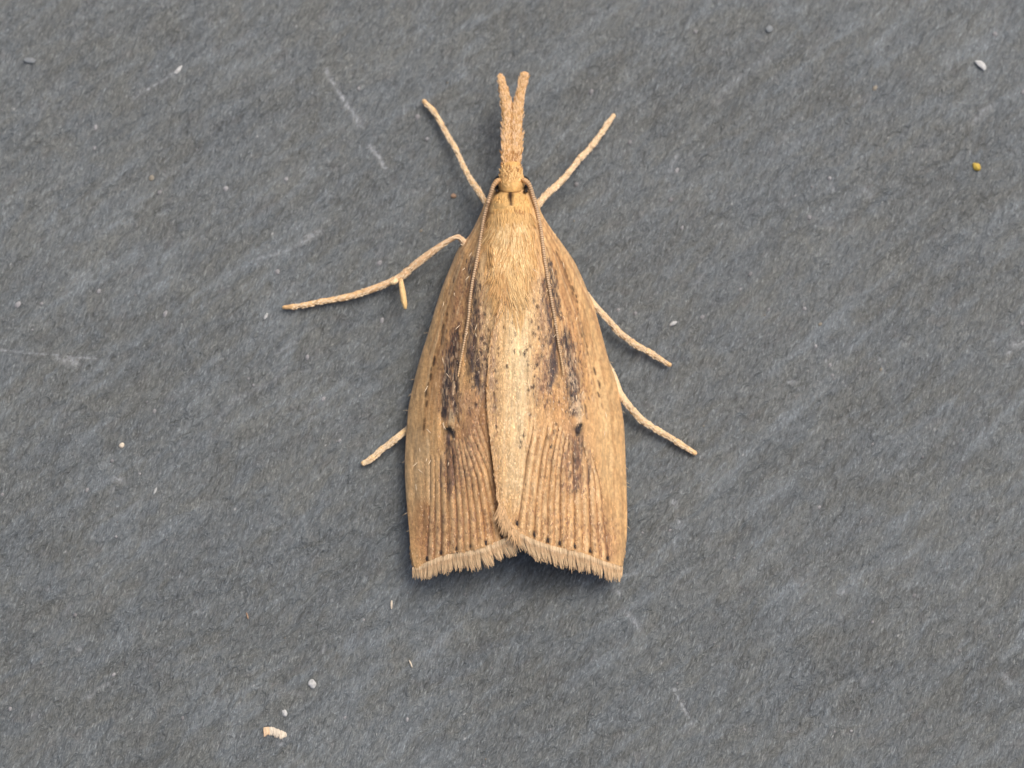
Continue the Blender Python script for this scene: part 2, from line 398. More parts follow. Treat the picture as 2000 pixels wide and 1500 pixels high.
# line of dashes near the costa
dashL = [(905, 505), (898, 525), (895, 533), (888, 548), (881, 563), (881, 575), (878, 600), (876, 615), (874, 628), (868, 640), (867, 650), (866, 660), (866, 670), (860, 682), (858, 690), (851, 702), (849, 712),
         (850, 708), (845, 722), (844, 734), (843, 738), (837, 752), (835, 764), (833, 772), (836, 790), (831, 822), (830, 835)]
for x, y in dashL: Lw.dash(x + rnd.uniform(-1, 1), y, rnd.uniform(1.3, 2.4), rnd.uniform(3, 7), -.3 * -1 * .6 * -1, (84, 60, 36), rnd.uniform(.6, .9))
Lw.stroke([(896, 525, 2.6), (876, 610, 2.6), (863, 680, 2.6), (845, 735, 2.6), (834, 780, 2.6), (829, 850, 2)], (130, 92, 50), .45, rough=.5)
for x, y in [(944, 590), (947, 614), (955, 640), (942, 661), (946, 672), (940, 689), (946, 690), (955, 700), (938, 640), (950, 730), (955, 755), (930, 790), (934, 872), (951, 660)]:
    Lw.dash(x, y, rnd.uniform(1.6, 2.6), rnd.uniform(2.5, 4.5), .1, (70, 52, 50), .85)
for x, y in [(834.5, 1095.5), (862, 1083), (892, 1075), (919, 1071), (948.6, 1064), (980, 1051)]:
    Lw.stroke([(x - 1, y - 8, 2), (x, y - 4, 4), (x, y - 1, 3)], (34, 24, 20), 1)

# ---- right wing (lies on top)
Rw = Sheet((208, 162, 104))
Rw.stroke([(1020, 430, 30), (1018, 540, 36), (1010, 640, 44), (1002, 740, 46), (995, 850, 38), (1000, 960, 24)], (220, 182, 126), .95)
Rw.stroke([(1010, 560, 22), (1012, 640, 24), (1005, 720, 22)], (226, 192, 136), .8)
Rw.stroke([(1025, 690, 8), (1026, 720, 14), (1020, 790, 14), (1010, 860, 14), (1018, 930, 10), (1016, 980, 8)], PALE, .6, rough=.4)
for k_ in range(16):
    xa = 978 + k_ * 4.4 + rnd.uniform(-1, 1)
    Rw.stroke([(xa + 24 - k_ * .8, 690 + rnd.uniform(-30, 60), .8), (xa + 8 - k_ * .2, 840, 1.4), (xa + 2 - k_ * 1.2, 1000, 1.2)], (186, 138, 84) if k_ % 2 else (234, 204, 154), .45, rough=.5)
Rw.stroke([(1002, 840, 8), (990, 920, 14), (992, 1000, 12)], (212, 168, 108), .85)
Rw.stroke([(1080, 480, 12), (1110, 570, 20), (1130, 660, 22), (1150, 760, 20)], (204, 154, 94), .7, rough=.3)
Rw.stroke([(1092, 560, 12), (1110, 640, 14), (1130, 700, 12)], (192, 140, 88), .6, rough=.5)
Rw.stroke([(1080, 460, 7), (1120, 545, 9), (1148, 620, 10), (1170, 700, 12), (1190, 780, 14), (1200, 880, 18), (1206, 1000, 14), (1210, 1090, 10)], (211, 168, 110), .85)
Rw.stroke([(1150, 680, 6), (1175, 780, 12), (1185, 880, 16), (1190, 960, 12)], (222, 182, 124), .7)
Rw.stroke([(1090, 780, 30), (1088, 860, 34), (1092, 960, 40), (1110, 1050, 44)], (206, 156, 96), .75)
Rw.stroke([(1120, 850, 26), (1130, 940, 28)], (190, 146, 104), .6, rough=.5)
Rw.stroke([(1160, 990, 16), (1170, 1040, 22), (1185, 1080, 18)], (180, 134, 88), .65, rough=.4)
veinsR = [[(1042, 830), (1028, 900), (1018, 985), (1010, 1025)], [(1070, 830), (1056, 900), (1046, 980), (1043, 1047)],
          [(1090, 830), (1077, 900), (1069, 985), (1070, 1059)], [(1103, 850), (1094, 910), (1093, 992), (1093, 1066)],
          [(1118, 860), (1118, 920), (1121, 992), (1122, 1071)], [(1136, 860), (1148, 918), (1150, 990), (1152.6, 1080)],
          [(1152, 880), (1171, 946), (1178, 1020), (1187, 1095)]]
for i, v in enumerate(veinsR):
    Rw.stroke([(x, y, [.7, 2.2, 2.5, 2.3][k]) for k, (x, y) in enumerate(v)], (126, 82, 46), .85, rough=.4, dz=-0.0036)
    if i + 1 < len(veinsR):
        u = veinsR[i + 1]
        for f, cc, aa, ww, dz in ((.5, (140, 92, 52), .6, 1.6, -.0014), (.25, (228, 188, 134), .75, 2.2, .0020), (.75, (228, 188, 134), .75, 2.2, .0020)):
            Rw.stroke([(a[0] * (1 - f) + b[0] * f, a[1] * (1 - f) + b[1] * f, ww) for a, b in zip(v, u)], cc, aa, rough=.6, dz=dz)
for k in range(5):
    Rw.stroke([(1180 + k * 7, 900 + 6 * k, 1.3), (1186 + k * 7, 990, 1.4), (1194 + k * 4, 1080, 1.2)], (170, 122, 76), .35, rough=.6)
# speckled band beside the antenna
Rw.stroke([(1060, 545, 7), (1060, 600, 10), (1066, 650, 13), (1070, 695, 16), (1072, 730, 17), (1068, 760, 12)], (172, 140, 112), .6, rough=.8)
Rw.stroke([(1061, 550, 4), (1065, 590, 4), (1077, 640, 4), (1080, 670, 6), (1081, 700, 7), (1078, 735, 7), (1070, 758, 4)], (70, 60, 62), .95, rough=.7)
Rw.stroke([(1050, 700, 9), (1054, 740, 12), (1060, 775, 9)], (150, 112, 84), .6, rough=1)
Rw.stroke([(1070, 508, 3), (1074, 535, 6), (1080, 560, 6), (1085, 588, 5), (1088, 610, 3)], (58, 50, 54), .88, rough=.4)
Rw.stroke([(1100, 640, 4), (1106, 672, 8), (1113, 704, 12), (1118, 738, 14), (1120, 775, 12), (1126, 805, 7)], (98, 80, 72), .85, rough=.7)
Rw.stroke([(1103, 660, 3), (1108, 700, 5), (1114, 740, 6), (1117, 780, 5), (1118, 810, 3)], (50, 44, 48), .85, rough=.5)
for k in range(26):
    x = rnd.uniform(1108, 1136); y = rnd.uniform(690, 800)
    Rw.stroke([(x, y, .8), (x + rnd.uniform(-1, 4), y + rnd.uniform(10, 22), .8)], (214, 186, 150), .75)
Rw.stroke([(1129, 770, 2), (1131, 800, 4.5), (1131, 822, 5.5)], (220, 190, 148), .8, rough=.5)
Rw.stroke([(1142, 800, 2), (1145, 818, 2)], (84, 66, 60), .8)
Rw.stroke([(1129, 846, 6), (1127, 870, 6), (1126, 900, 5), (1125, 930, 4), (1124, 952, 2)], (116, 90, 78), .7, rough=.9)
Rw.stroke([(1150, 880, 3), (1150, 912, 4), (1148, 945, 3)], (82, 68, 70), .75, rough=.5)
Rw.stroke([(1110, 870, 4), (1100, 920, 5)], (120, 92, 72), .5, rough=.9)
Rw.stroke([(1125, 838, 3.4), (1129, 834, 5), (1133, 830, 3)], BLACK, 1); Rw.stroke([(1129, 838, 4), (1128, 848, 3)], BLACK, .9, rough=.3)
dashR = [(1086, 497), (1093, 510), (1096, 517), (1101, 529), (1105, 540), (1110, 552), (1114, 563), (1118, 566), (1117, 574), (1124, 580), (1124, 590), (1127, 605), (1128, 615), (1132, 632), (1135, 643), (1136, 650), (1134, 656), (1143, 676), (1146, 690),
         (1158, 722), (1160, 728), (1168, 750), (1170, 757), (1168, 772), (1174, 794), (1141, 795)]
for x, y in dashR: Rw.dash(x + rnd.uniform(-1, 1), y, rnd.uniform(1.0, 1.9), rnd.uniform(2.5, 7), .35, (88, 68, 50), rnd.uniform(.5, .95))
Rw.stroke([(1088, 500, 2.4), (1112, 560, 3), (1128, 615, 2.6), (1140, 670, 2.4)], (122, 88, 52), .5, rough=.5)
dotsR = [(998, 549), (988, 584), (986, 592), (982, 610), (1000.6, 630), (1006, 651), (999.5, 665), (1005, 686), (1015, 689), (990, 715), (1042, 587), (1038, 628), (1055, 615), (1028, 682),
         (1035, 676), (974, 678), (974, 689), (967, 636), (1041, 650), (1051, 640), (1045, 655), (1052, 662), (985, 640), (1048, 712), (1041, 755), (1033, 762), (1035, 810), (1022, 850), (1017, 862), (1015, 872), (1043, 735), (968, 724), (970, 745), (972, 758), (966, 770),
         (968, 795), (969, 832), (1085, 828), (1082, 842), (1070, 855), (1092, 785), (1060, 675), (1048, 600), (1057, 692), (1024, 690), (1076, 872)]
Rw.stroke([(1018, 560, 16), (1018, 660, 20), (1018, 740, 16), (1006, 840, 14), (996, 960, 9)], (240, 214, 164), .45, rough=.5, grain=(2.4, 30.0))
for x, y in dotsR: Rw.dash(x, y, rnd.uniform(1.5, 2.5), rnd.uniform(2, 4.2), rnd.uniform(-.1, .2), (72, 52, 42), rnd.uniform(.7, .95))
Rw.stroke([(968, 620, 4), (962, 680, 7), (960, 740, 8), (966, 800, 6)], (176, 146, 120), .55, rough=.8)
for x, y in [(1010, 1025), (1043, 1047), (1070, 1059), (1093, 1066), (1122, 1071), (1152.6, 1080.5), (1187, 1095.5)]:
    Rw.stroke([(x - 2, y - 9, 2.2), (x - .5, y - 5, 4.2), (x + 1, y - 1, 3)], (34, 24, 20), 1)

def spatter(sh, pts, n, spread, colours, seed, l=(2, 5), a=(.5, .95)):
    R = random.Random(seed); p = smooth_path(pts, 80)
    for k in range(n):
        q = p[R.randrange(80)]; x = q[0] + R.gauss(0, spread); y = q[1] + R.gauss(0, 6); ln = R.uniform(*l)
        sh.stroke([(x, y, .9), (x + R.uniform(-1, 1), y + ln, .8)], R.choice(colours), R.uniform(*a))
dk = [(60, 52, 50), (82, 66, 60), (98, 76, 66), (54, 48, 52)]; br = [(140, 96, 66), (122, 84, 66), (150, 108, 80)]; lt = [(226, 192, 148), (214, 178, 136)]
for sh, cst, inn, sd_ in ((Lw, [(938, 430), (897, 495), (850, 615), (822, 704), (800, 800), (795, 900), (800, 1060)], [(985, 430), (985, 500), (975, 610), (965, 700), (960, 800), (958, 900), (975, 1010)], 31),
                      (Rw, [(1060, 430), (1105, 495), (1162, 615), (1186, 704), (1211, 800), (1219, 900), (1222, 1060)], [(1015, 430), (1020, 500), (1030, 610), (1030, 700), (1025, 800), (1018, 900), (1008, 1010)], 32)):
    R = random.Random(sd_)
    for k in range(46):
        f = (k + R.uniform(0, .9)) / 46; i0 = R.choice([0, 0, 1, 1, 2, 3]); i1 = min(6, i0 + R.choice([1, 2, 2, 3]))
        pts = [(a[0] * (1 - f) + b[0] * f, a[1] * (1 - f) + b[1] * f, R.uniform(.9, 1.9)) for a, b in zip(cst[i0:i1 + 1], inn[i0:i1 + 1])]
        dark = R.random() < .6
        cc = R.choice([(164, 114, 66), (150, 104, 64), (176, 128, 82)]) if dark else R.choice([(230, 194, 142), (222, 184, 130)])
        sh.stroke(pts, cc, R.uniform(.3, .65) * (.7 if f > .6 else 1), rough=.6, dz=-.0008 if dark else .0006)
spatter(Lw, [(924, 510), (929, 570), (924, 640), (924, 700), (934, 760)], 270, 8, dk, 1, (4, 9), (.5, .95))
spatter(Lw, [(940, 600), (946, 680), (950, 760), (950, 800)], 230, 9, dk + br, 2)
spatter(Lw, [(892, 640), (884, 720), (880, 805)], 260, 10, [(50, 46, 48), (60, 52, 54), (80, 66, 62)], 3, (4, 10), (.55, .95)); spatter(Lw, [(892, 660), (884, 720), (882, 800)], 50, 11, lt, 4, (5, 11))
spatter(Lw, [(880, 850), (882, 900), (880, 965)], 200, 9, dk + br, 5, (4, 11), (.4, .9)); spatter(Lw, [(915, 780), (918, 840), (912, 920), (900, 960)], 260, 16, br + dk[1:3], 6)
spatter(Lw, [(850, 1000), (850, 1080)], 130, 24, br, 7); spatter(Lw, [(930, 1000), (925, 1050)], 130, 30, br, 8)
spatter(Lw, [(905, 540), (892, 620), (870, 720)], 160, 10, br, 9)
spatter(Rw, [(1064, 545), (1072, 640), (1080, 690), (1074, 745)], 260, 9, dk + br[:1], 11, (3, 7), (.4, .9)); spatter(Rw, [(1056, 690), (1060, 760), (1070, 790)], 170, 13, dk + br, 12)
spatter(Rw, [(1073, 508), (1082, 570), (1090, 620)], 110, 4.5, dk, 13, (4, 9), (.5, .95))
spatter(Rw, [(1103, 645), (1112, 720), (1120, 805)], 240, 9, [(50, 46, 48), (60, 52, 54), (80, 66, 62)], 14, (4, 10), (.55, .95)); spatter(Rw, [(1112, 680), (1122, 740), (1130, 810)], 50, 9, lt, 15, (6, 13))
spatter(Rw, [(1128, 850), (1125, 900), (1126, 960)], 170, 8, dk + br, 16, (4, 11), (.4, .9)); spatter(Rw, [(1100, 840), (1102, 920), (1140, 960)], 240, 18, br + dk[1:3], 17)
spatter(Rw, [(1110, 600), (1122, 680), (1140, 780)], 170, 12, br, 18); spatter(Rw, [(1175, 1010), (1180, 1080)], 130, 16, br, 19)
spatter(Rw, [(966, 600), (958, 700), (960, 800), (966, 900)], 170, 6, br + [(190, 156, 132)], 20); spatter(Rw, [(1090, 1000), (1100, 1050)], 120, 40, br, 21)
Lw.stroke([(874, 838, 4.2), (879, 839, 6.4), (886, 845, 4.6)], BLACK, 1); Lw.stroke([(885, 845, 3.4), (888, 858, 2.2)], BLACK, .95)
Rw.stroke([(1125, 839, 4.4), (1129, 835, 6.2), (1133, 830, 3.6)], BLACK, 1); Rw.stroke([(1129, 838, 5), (1127, 850, 3.6)], BLACK, .95, rough=.2)
for sh, sd_ in ((Lw, 1), (Rw, 2)):
    g_ = .13 * noise(gx / 1.4, gy / 6.0, 600 + sd_) + .10 * noise(gx / 3.2 + gy / 60, gy / 22.0, 604 + sd_) + .09 * noise(gx / 5.5, gy / 60.0, 608 + sd_) - .05 * np.clip(noise(gx / 1.7, gy / 3.0, 612 + sd_) - .5, 0, 1) * 6 * .4
    sh.c *= np.exp(g_)[..., None]
    tn = np.clip(noise(gx / 5, gy / 22, 620 + sd_), -1, 1)[..., None]
    sh.c *= 1 + tn * np.array([.01, -.02, -.07])
    lum_ = sh.c @ np.array([.3, .6, .1]); sh.c = sh.c * .89 + lum_[..., None] * np.array([1.06, 1.01, .93]) * .11
    sh.c = .90 * sh.c ** 1.04 * np.array([.975, .995, 1.02])
# ---------------------------------------------------------------- the moth
moth = bpy.data.objects.new('moth', None); col.objects.link(moth)
moth.location = (0, 0, 0); moth.empty_display_size = 0.2
moth['label'] = 'straw brown moth with dark streaked wings folded and a long snout on slate'
moth['category'] = 'moth'

costaL = [(960, 372), (947, 402), (940, 420), (921, 458), (898, 487), (883, 521), (866, 563), (851, 609), (837, 657), (822, 704), (810, 751), (801, 792), (797, 829), (794, 875), (793, 907), (794, 946), (797, 992), (801, 1038), (804, 1080), (811, 1107)]
innerL = [(985, 372), (988, 400), (990, 420), (992, 458), (994, 487), (996, 521), (1000, 563), (1004, 609), (1004, 657), (1004, 704), (1004, 751), (1004, 792), (1004, 829), (1005, 875), (1006, 907), (1006, 940), (1006, 975), (1006, 1005), (1005, 1030), (1003, 1044)]
costaR = [(1038, 372), (1048, 395), (1057, 420), (1075, 449), (1094, 475), (1118, 510), (1132, 538), (1144, 567), (1157, 596), (1165, 624), (1176, 664), (1186, 702), (1201, 746), (1210, 787), (1217, 838), (1220, 907), (1222, 960), (1223, 1010), (1221, 1060), (1212, 1107)]
innerR = [(1010, 372), (1008, 400), (1006, 425), (1004, 455), (1002, 485), (1000, 515), (993, 540), (984, 567), (976, 596), (969, 624), (960, 664), (955, 702), (952, 746), (953, 787), (957, 838), (964, 900), (969, 940), (974, 980), (984, 1008), (1003, 1033)]

def wing_z(x, y):
    zr = interp([(372, .100), (420, .118), (470, .138), (530, .158), (700, .160), (880, .142), (1050, .120), (1150, .105)], y)
    zc = interp([(372, .085), (430, .075), (500, .055), (700, .038), (900, .034), (1150, .040)], y)
    W = interp([(372, 40), (420, 60), (487, 104), (563, 140), (657, 170), (751, 197), (829, 213), (907, 215), (1150, 214)], y)
    t = np.clip(np.abs(x - 1003) / W, 0, 1.15)
    return zc + (zr - zc) * (1 - t ** 2.1) - 0.010 * np.clip((t - .93) / .07, 0, 1) ** 2

def wing_curves(inner, costa, n):
    a = smooth_path(inner, n); b = smooth_path(costa, n)
    # resample by row index so both margins advance together
    def by_rows(p):
        p = np.array(p, float); k = np.linspace(0, len(p) - 1, n); i = np.clip(k.astype(int), 0, len(p) - 2); t = (k - i)[:, None]
        q = np.vstack([2 * p[0] - p[1], p, 2 * p[-1] - p[-2]]); A, B, C, D = q[i], q[i + 1], q[i + 2], q[i + 3]
        return 0.5 * (2 * B + (C - A) * t + (2 * A - 5 * B + 4 * C - D) * t ** 2 + (3 * B - A - 3 * C + D) * t ** 3)
    return by_rows(inner), by_rows(costa)

def termen_bulge(n, side):
    return 0

def build_wing(inner, costa, sheet, lift, termen):
    nr, nc = 420, 150
    A, B = wing_curves(inner, costa, nr)
    s = np.linspace(0, 1, nc)[None, :]
    px = A[:, :1] * (1 - s) + B[:, :1] * s
    py = A[:, 1:] * (1 - s) + B[:, 1:] * s
    # last rows follow the traced hind margin
    tx, ty = np.array(termen).T
    order = np.argsort(tx); target = np.interp(px[-1], tx[order], ty[order])
    k = np.clip((np.arange(nr) / (nr - 1) - .8) / .2, 0, 1)[:, None] ** 1.5
    py = py + k * (target - py[-1])[None, :]
    c, h = sheet.sample(px, py)
    z = wing_z(px, py) + lift(px, py)
    z = z + h * 1.0 + 0.0016 * noise(px / 9, py / 60, 70) + 0.003 * noise(px / 40, py / 90, 71)
    V = P(px, py, z).reshape(-1, 3)
    fine = 1 + 0.16 * noise(px / 2.2, py / 8, 77)[..., None]
    return V, grid_faces(nr, nc), (c * fine).reshape(-1, 3), (px, py)

termL = [(795, 1112), (817, 1107), (836, 1098), (862, 1087), (892, 1079), (919, 1075), (949, 1068), (980, 1055), (1003, 1047), (1010, 1044)]
termR = [(980, 1010), (1003, 1030), (1012, 1040), (1025, 1047), (1045, 1056), (1070, 1065), (1093, 1071), (1122, 1076), (1152, 1086), (1187, 1100), (1212, 1107), (1225, 1110)]
edge_k = lambda y: np.interp(y, [560, 780], [.25, 1.0])
liftL = lambda x, y: -0.001 - 0.009 * np.clip((x - 940) / 40, 0, 1) * edge_k(y)
liftR = lambda x, y: 0.006 * np.clip((1040 - x) / 60, 0, 1) * edge_k(y) + 0.001

wings = []
for name, inner, costa, sheet, lift, term in (('forewing', innerL, costaL, Lw, liftL, termL), ('forewing', innerR, costaR, Rw, liftR, termR)):
    V, F, C, pq = build_wing(inner, costa, sheet, lift, term)
    if costa is costaR: F = F.copy()
    else: F = F[:, ::-1].copy()
    o = mesh_obj(name, V, F, M_wing, C, moth)
    so = o.modifiers.new('thickness', 'SOLIDIFY'); so.thickness = 0.003; so.offset = -1
    wings.append(o)
wings[0]['label'] = 'brown streaked forewing tucked under the other'
wings[1]['label'] = 'brown streaked forewing lying on top with pale inner half'

def inside(inner, costa, term, x, y):
    xi = interp([(b, a) for a, b in inner], y); xc = interp([(b, a) for a, b in costa], y)
    lo, hi = np.minimum(xi, xc), np.maximum(xi, xc)
    tx, ty = np.array(term).T; o = np.argsort(tx)
    return (x > lo) & (x < hi) & (y < np.interp(x, tx[o], ty[o]) - 1)

def scales(sheet, inner, costa, lift, term, veins, parent, seed, step=(2.2, 4.4), length=10.5, width=1.2):
    """thousands of small overlapping scales, one mesh"""
    R = np.random.RandomState(seed)
    xs = np.arange(785, 1232, step[0]); ys = np.arange(395, 1112, step[1])
    X, Y = np.meshgrid(xs, ys); X = X + R.uniform(-1.6, 1.6, X.shape); Y = Y + R.uniform(-3, 3, Y.shape)
    X, Y = X.ravel(), Y.ravel(); m = inside(inner, costa, term, X, Y); X, Y = X[m], Y[m]
    n = len(X)
    # scales point along the wing, fanning towards the margins
    side = np.sign(np.mean([p[0] for p in costa]) - 1000)
    t = (X - 1000) / 215.0
    ang = t * interp([(380, .95), (600, .55), (800, .16), (950, .02), (1110, 0)], Y) + R.normal(0, .16, n) + 0.2 * noise(X / 30, Y / 40, seed)
    L = length * R.uniform(.65, 1.35, n); Wd = width * R.uniform(.7, 1.3, n)
    dx, dy = np.sin(ang), np.cos(ang); nx, ny = dy, -dx
    c, h = sheet.sample(X, Y)
    lum = R.normal(0, .16, n) + 0.12 * noise(X / 5, Y / 9, seed + 3)
    c = c * np.exp(lum)[:, None]
    glint = R.rand(n) < .07
    c[glint] = c[glint] * .55 + lin((230, 204, 168)) * .45
    verts = []
    for s_, wv, up in ((-.5, .55, -0.0006), (.1, 1.0, 0.0020), (.5, .15, 0.0026)):
        for sg in (-1, 1):
            qx = X + dx * L * s_ + sg * nx * Wd * wv; qy = Y + dy * L * s_ + sg * ny * Wd * wv
            hq = sheet.sample(qx, qy)[1]
            z = wing_z(qx, qy) + lift(qx, qy) + hq + 0.0016 * noise(qx / 9, qy / 60, 70) + 0.003 * noise(qx / 40, qy / 90, 71) + up + 0.0012 + lumz[:n] * 0 if False else \
                wing_z(qx, qy) + lift(qx, qy) + hq + 0.0016 * noise(qx / 9, qy / 60, 70) + 0.003 * noise(qx / 40, qy / 90, 71) + up + 0.0010
            z = z + R.uniform(-.0004, .0008, n) * (up > 0)
            verts.append(P(qx, qy, z))
    V = np.stack(verts, 1).reshape(-1, 3)
    b = np.arange(n)[:, None] * 6
    F = np.vstack([b + np.array([[0, 1, 3, 2]]), b + np.array([[2, 3, 5, 4]])])
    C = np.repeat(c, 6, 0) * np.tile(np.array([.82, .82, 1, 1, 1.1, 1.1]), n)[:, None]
    o = mesh_obj('wing_scales', V, F, M_scale, C, parent, smooth=True); o['kind'] = 'stuff'
    return o
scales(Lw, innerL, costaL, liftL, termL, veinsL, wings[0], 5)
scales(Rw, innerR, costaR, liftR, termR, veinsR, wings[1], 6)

# ---------------------------------------------------------------- hairs: tapered three-row blades in one mesh
class Hairs:
    def __init__(s): s.v = []; s.f = []; s.c = []
    def add(s, pts, w, colour, tipc=1.08, taper=.88):
        """pts: photo px + height rows; w: half width in px"""
        p = P([q[0] for q in pts], [q[1] for q in pts], [q[2] for q in pts])
        n = len(p); b = len(s.v)
        cols = np.asarray(colour)
        for i in range(n):
            t = p[min(i + 1, n - 1)] - p[max(i - 1, 0)]; t = t / (np.linalg.norm(t) + 1e-9)
            nn = np.cross(t, [0, 0, 1.0]); nn = nn / (np.linalg.norm(nn) + 1e-9)
            f = i / (n - 1); ww = w * 0.001 * ((.6 + 1.2 * f) if f < .35 else (1.02 - (f - .35) / .65 * taper))
            up = np.array([0, 0, ww * .6])
            s.v += [p[i] - nn * ww, p[i] + up, p[i] + nn * ww]
            k = .85 + (tipc - .85) * f
            s.c += [cols * k * .92, cols * k, cols * k * .92]
            if i:
                a = b + 3 * (i - 1)
                s.f += [(a, a + 1, a + 4, a + 3), (a + 1, a + 2, a + 5, a + 4)]
    def build(s, name, mat, parent, stuff=True):
        o = mesh_obj(name, np.array(s.v), np.array(s.f), mat, np.array(s.c), parent)
        if stuff: o['kind'] = 'stuff'
        return o

def fringe(term, x0, x1, lenf, lift, parent, seed, lean):
    R = random.Random(seed); H = Hairs()
    tx, ty = np.array(term).T; o = np.argsort(tx); tx, ty = tx[o], ty[o]
    clumps = []; x = x0 - 2
    while x < x1 + 4:
        wd = R.uniform(6, 14); clumps.append((x, x + wd, R.uniform(.88, 1.06), R.gauss(0, .04), R.uniform(-.0015, .0015))); x += wd
    def clump(q):
        for c_ in clumps:
            if c_[0] <= q < c_[1]: return c_
        return clumps[-1]
    for row, (dens, ls, dz, base, w_) in enumerate(((0.34, 1.0, -0.004, (224, 190, 146), .8), (0.36, .86, -.001, (230, 198, 154), .75), (0.5, .52, .0015, (222, 186, 142), .8), (0.6, .28, .0035, (232, 202, 160), .85))):
        x = x0
        while x < x1:
            x += dens * R.uniform(.6, 1.6) * 2
            y = float(np.interp(x, tx, ty)); cl = clump(x); mid = (cl[0] + cl[1]) / 2
            edge = abs(x - mid) / (cl[1] - cl[0]) * 2
            L = lenf(x) * ls * cl[2] * (1.02 - .12 * edge ** 3 + R.uniform(-.13, .10))
            if row < 2 and R.random() < .06: L *= 1.13
            a = lean(x) + cl[3] + R.gauss(0, .05) - (x - mid) * .010 * (row < 2)
            z0 = float(wing_z(x, y) + lift(x, y)) + .001 + dz
            ex, ey = x + math.sin(a) * L, y + math.cos(a) * L
            mx_, my_ = x + math.sin(a * .5) * L * .5, y + math.cos(a * .5) * L * .5
            drop = .010 * L / 30
            c = lin(base) * math.exp(R.gauss(0, .10)) * (1 - .20 * (edge > .85))
            H.add([(x, y - 1.5, z0), (mx_, my_, z0 - drop * .3 + cl[4]), (ex, ey, z0 - drop + cl[4])], R.uniform(.8, 1.3) * w_, c, 1.0, .62)
    return H.build('fringe', M_fur, parent)
fL = lambda x: interp([(800, 12), (812, 24), (825, 30), (870, 36), (920, 38), (960, 38), (1005, 34)], x)
fR = lambda x: interp([(975, 16), (1000, 34), (1010, 36), (1030, 42), (1070, 38), (1100, 36), (1130, 38), (1180, 35), (1208, 30), (1219, 12)], x)
fringe(termL, 805, 1004, fL, liftL, wings[0], 3, lambda x: interp([(800, .05), (830, .0), (900, .12), (1004, .38)], x))
fringe(termR, 996, 1215, fR, liftR, wings[1], 4, lambda x: interp([(990, .25), (1010, .35), (1060, .18), (1120, .1), (1219, -.02)], x))
# short hair along the costa and along the inner margin of the upper wing
for costa, inner, wing, lift, sg, seed in ((costaL, None, wings[0], liftL, -1, 8), (costaR, innerR, wings[1], liftR, 1, 9)):
    R = random.Random(seed); H = Hairs()
    cp = smooth_path(costa, 620)
    for i, (x, y) in enumerate(cp):
        if y < 430: continue
        for q in range(2):
            L = R.uniform(4, 9) * (1 if y < 1060 else 1.5); a = sg * (R.uniform(.12, .3) + (0.32 if y < 650 else 0.0) * (650 - y) / 200 * (1 if y < 650 else 0))
            xx = x - sg * R.uniform(0, 3); z = float(wing_z(xx, y)) + .0005
            H.add([(xx, y, z), (xx + math.sin(a) * L * .6, y + L * .6, z - .001), (xx + math.sin(a) * L, y + math.cos(a) * L, z - .003)], R.uniform(.7, 1.2), lin((206, 165, 112)) * math.exp(R.gauss(0, .12)))
    if inner:
        ip = smooth_path(inner, 520)
        for i, (x, y) in enumerate(ip):
            if y < 512 or y > 1015: continue
            for q in range(2 if y > 760 else int(R.random() < .7)):
                L = R.uniform(6, 12); xx = x + R.uniform(-1.5, 2.5); z = float(wing_z(xx, y) + lift(xx, y)) + .002
                a = R.gauss(-.22 if y < 700 else (0.0 if y < 850 else .12), .14)
                cc = lin((212, 176, 130) if R.random() < .6 else (186, 142, 94))
                H.add([(xx, y, z), (xx + math.sin(a) * L * .5, y + L * .5, z + .001), (xx + math.sin(a) * L, y + L, z - .001)], R.uniform(.7, 1.2), cc * math.exp(R.gauss(0, .13)))
        # loose tuft at the inner hind corner
        for i in range(190):
            y = R.uniform(985, 1040); x = interp([(985, 976), (1010, 984), (1040, 1006)], y) + R.uniform(-5, 9)
            z = float(wing_z(x, y) + lift(x, y)) + R.uniform(.002, .006)
            a = R.gauss(-.15, .22) + (y - 1010) * .006; L = R.uniform(16, 34)
            H.add([(x, y, z), (x + math.sin(a) * L * .5, y + L * .5, z + .001), (x + math.sin(a) * L, y + L * math.cos(a), z - .008)], R.uniform(1., 1.7), lin((214, 176, 130)) * math.exp(R.gauss(0, .13)))
    # a few standing pale hairs
    for i in range(26):
        k = R.randrange(40, 500); x, y = cp[k]; x = x - sg * R.uniform(4, 90); 
        if not (440 < y < 1080): continue
        z = float(wing_z(x, y) + lift(x, y)) + .004; a = R.uniform(-.9, .9); L = R.uniform(8, 16)
        H.add([(x, y, z), (x + math.sin(a) * L * .5, y + math.cos(a) * L * .5, z + .006), (x + math.sin(a) * L, y + math.cos(a) * L, z + .008)], .7, lin((236, 214, 180)))
    for i in range(7):
        k = R.randrange(150, 590); x, y = cp[k]; z = float(wing_z(x, y)); L = R.uniform(8, 15); a = sg * R.uniform(.7, 1.5)
        H.add([(x, y, z), (x + math.sin(a) * L * .5, y + math.cos(a) * L * .5, z), (x + math.sin(a) * L, y + math.cos(a) * L, z - .002)], .6, lin((190, 170, 140)))
    H.build('edge_hair', M_fur, wing)

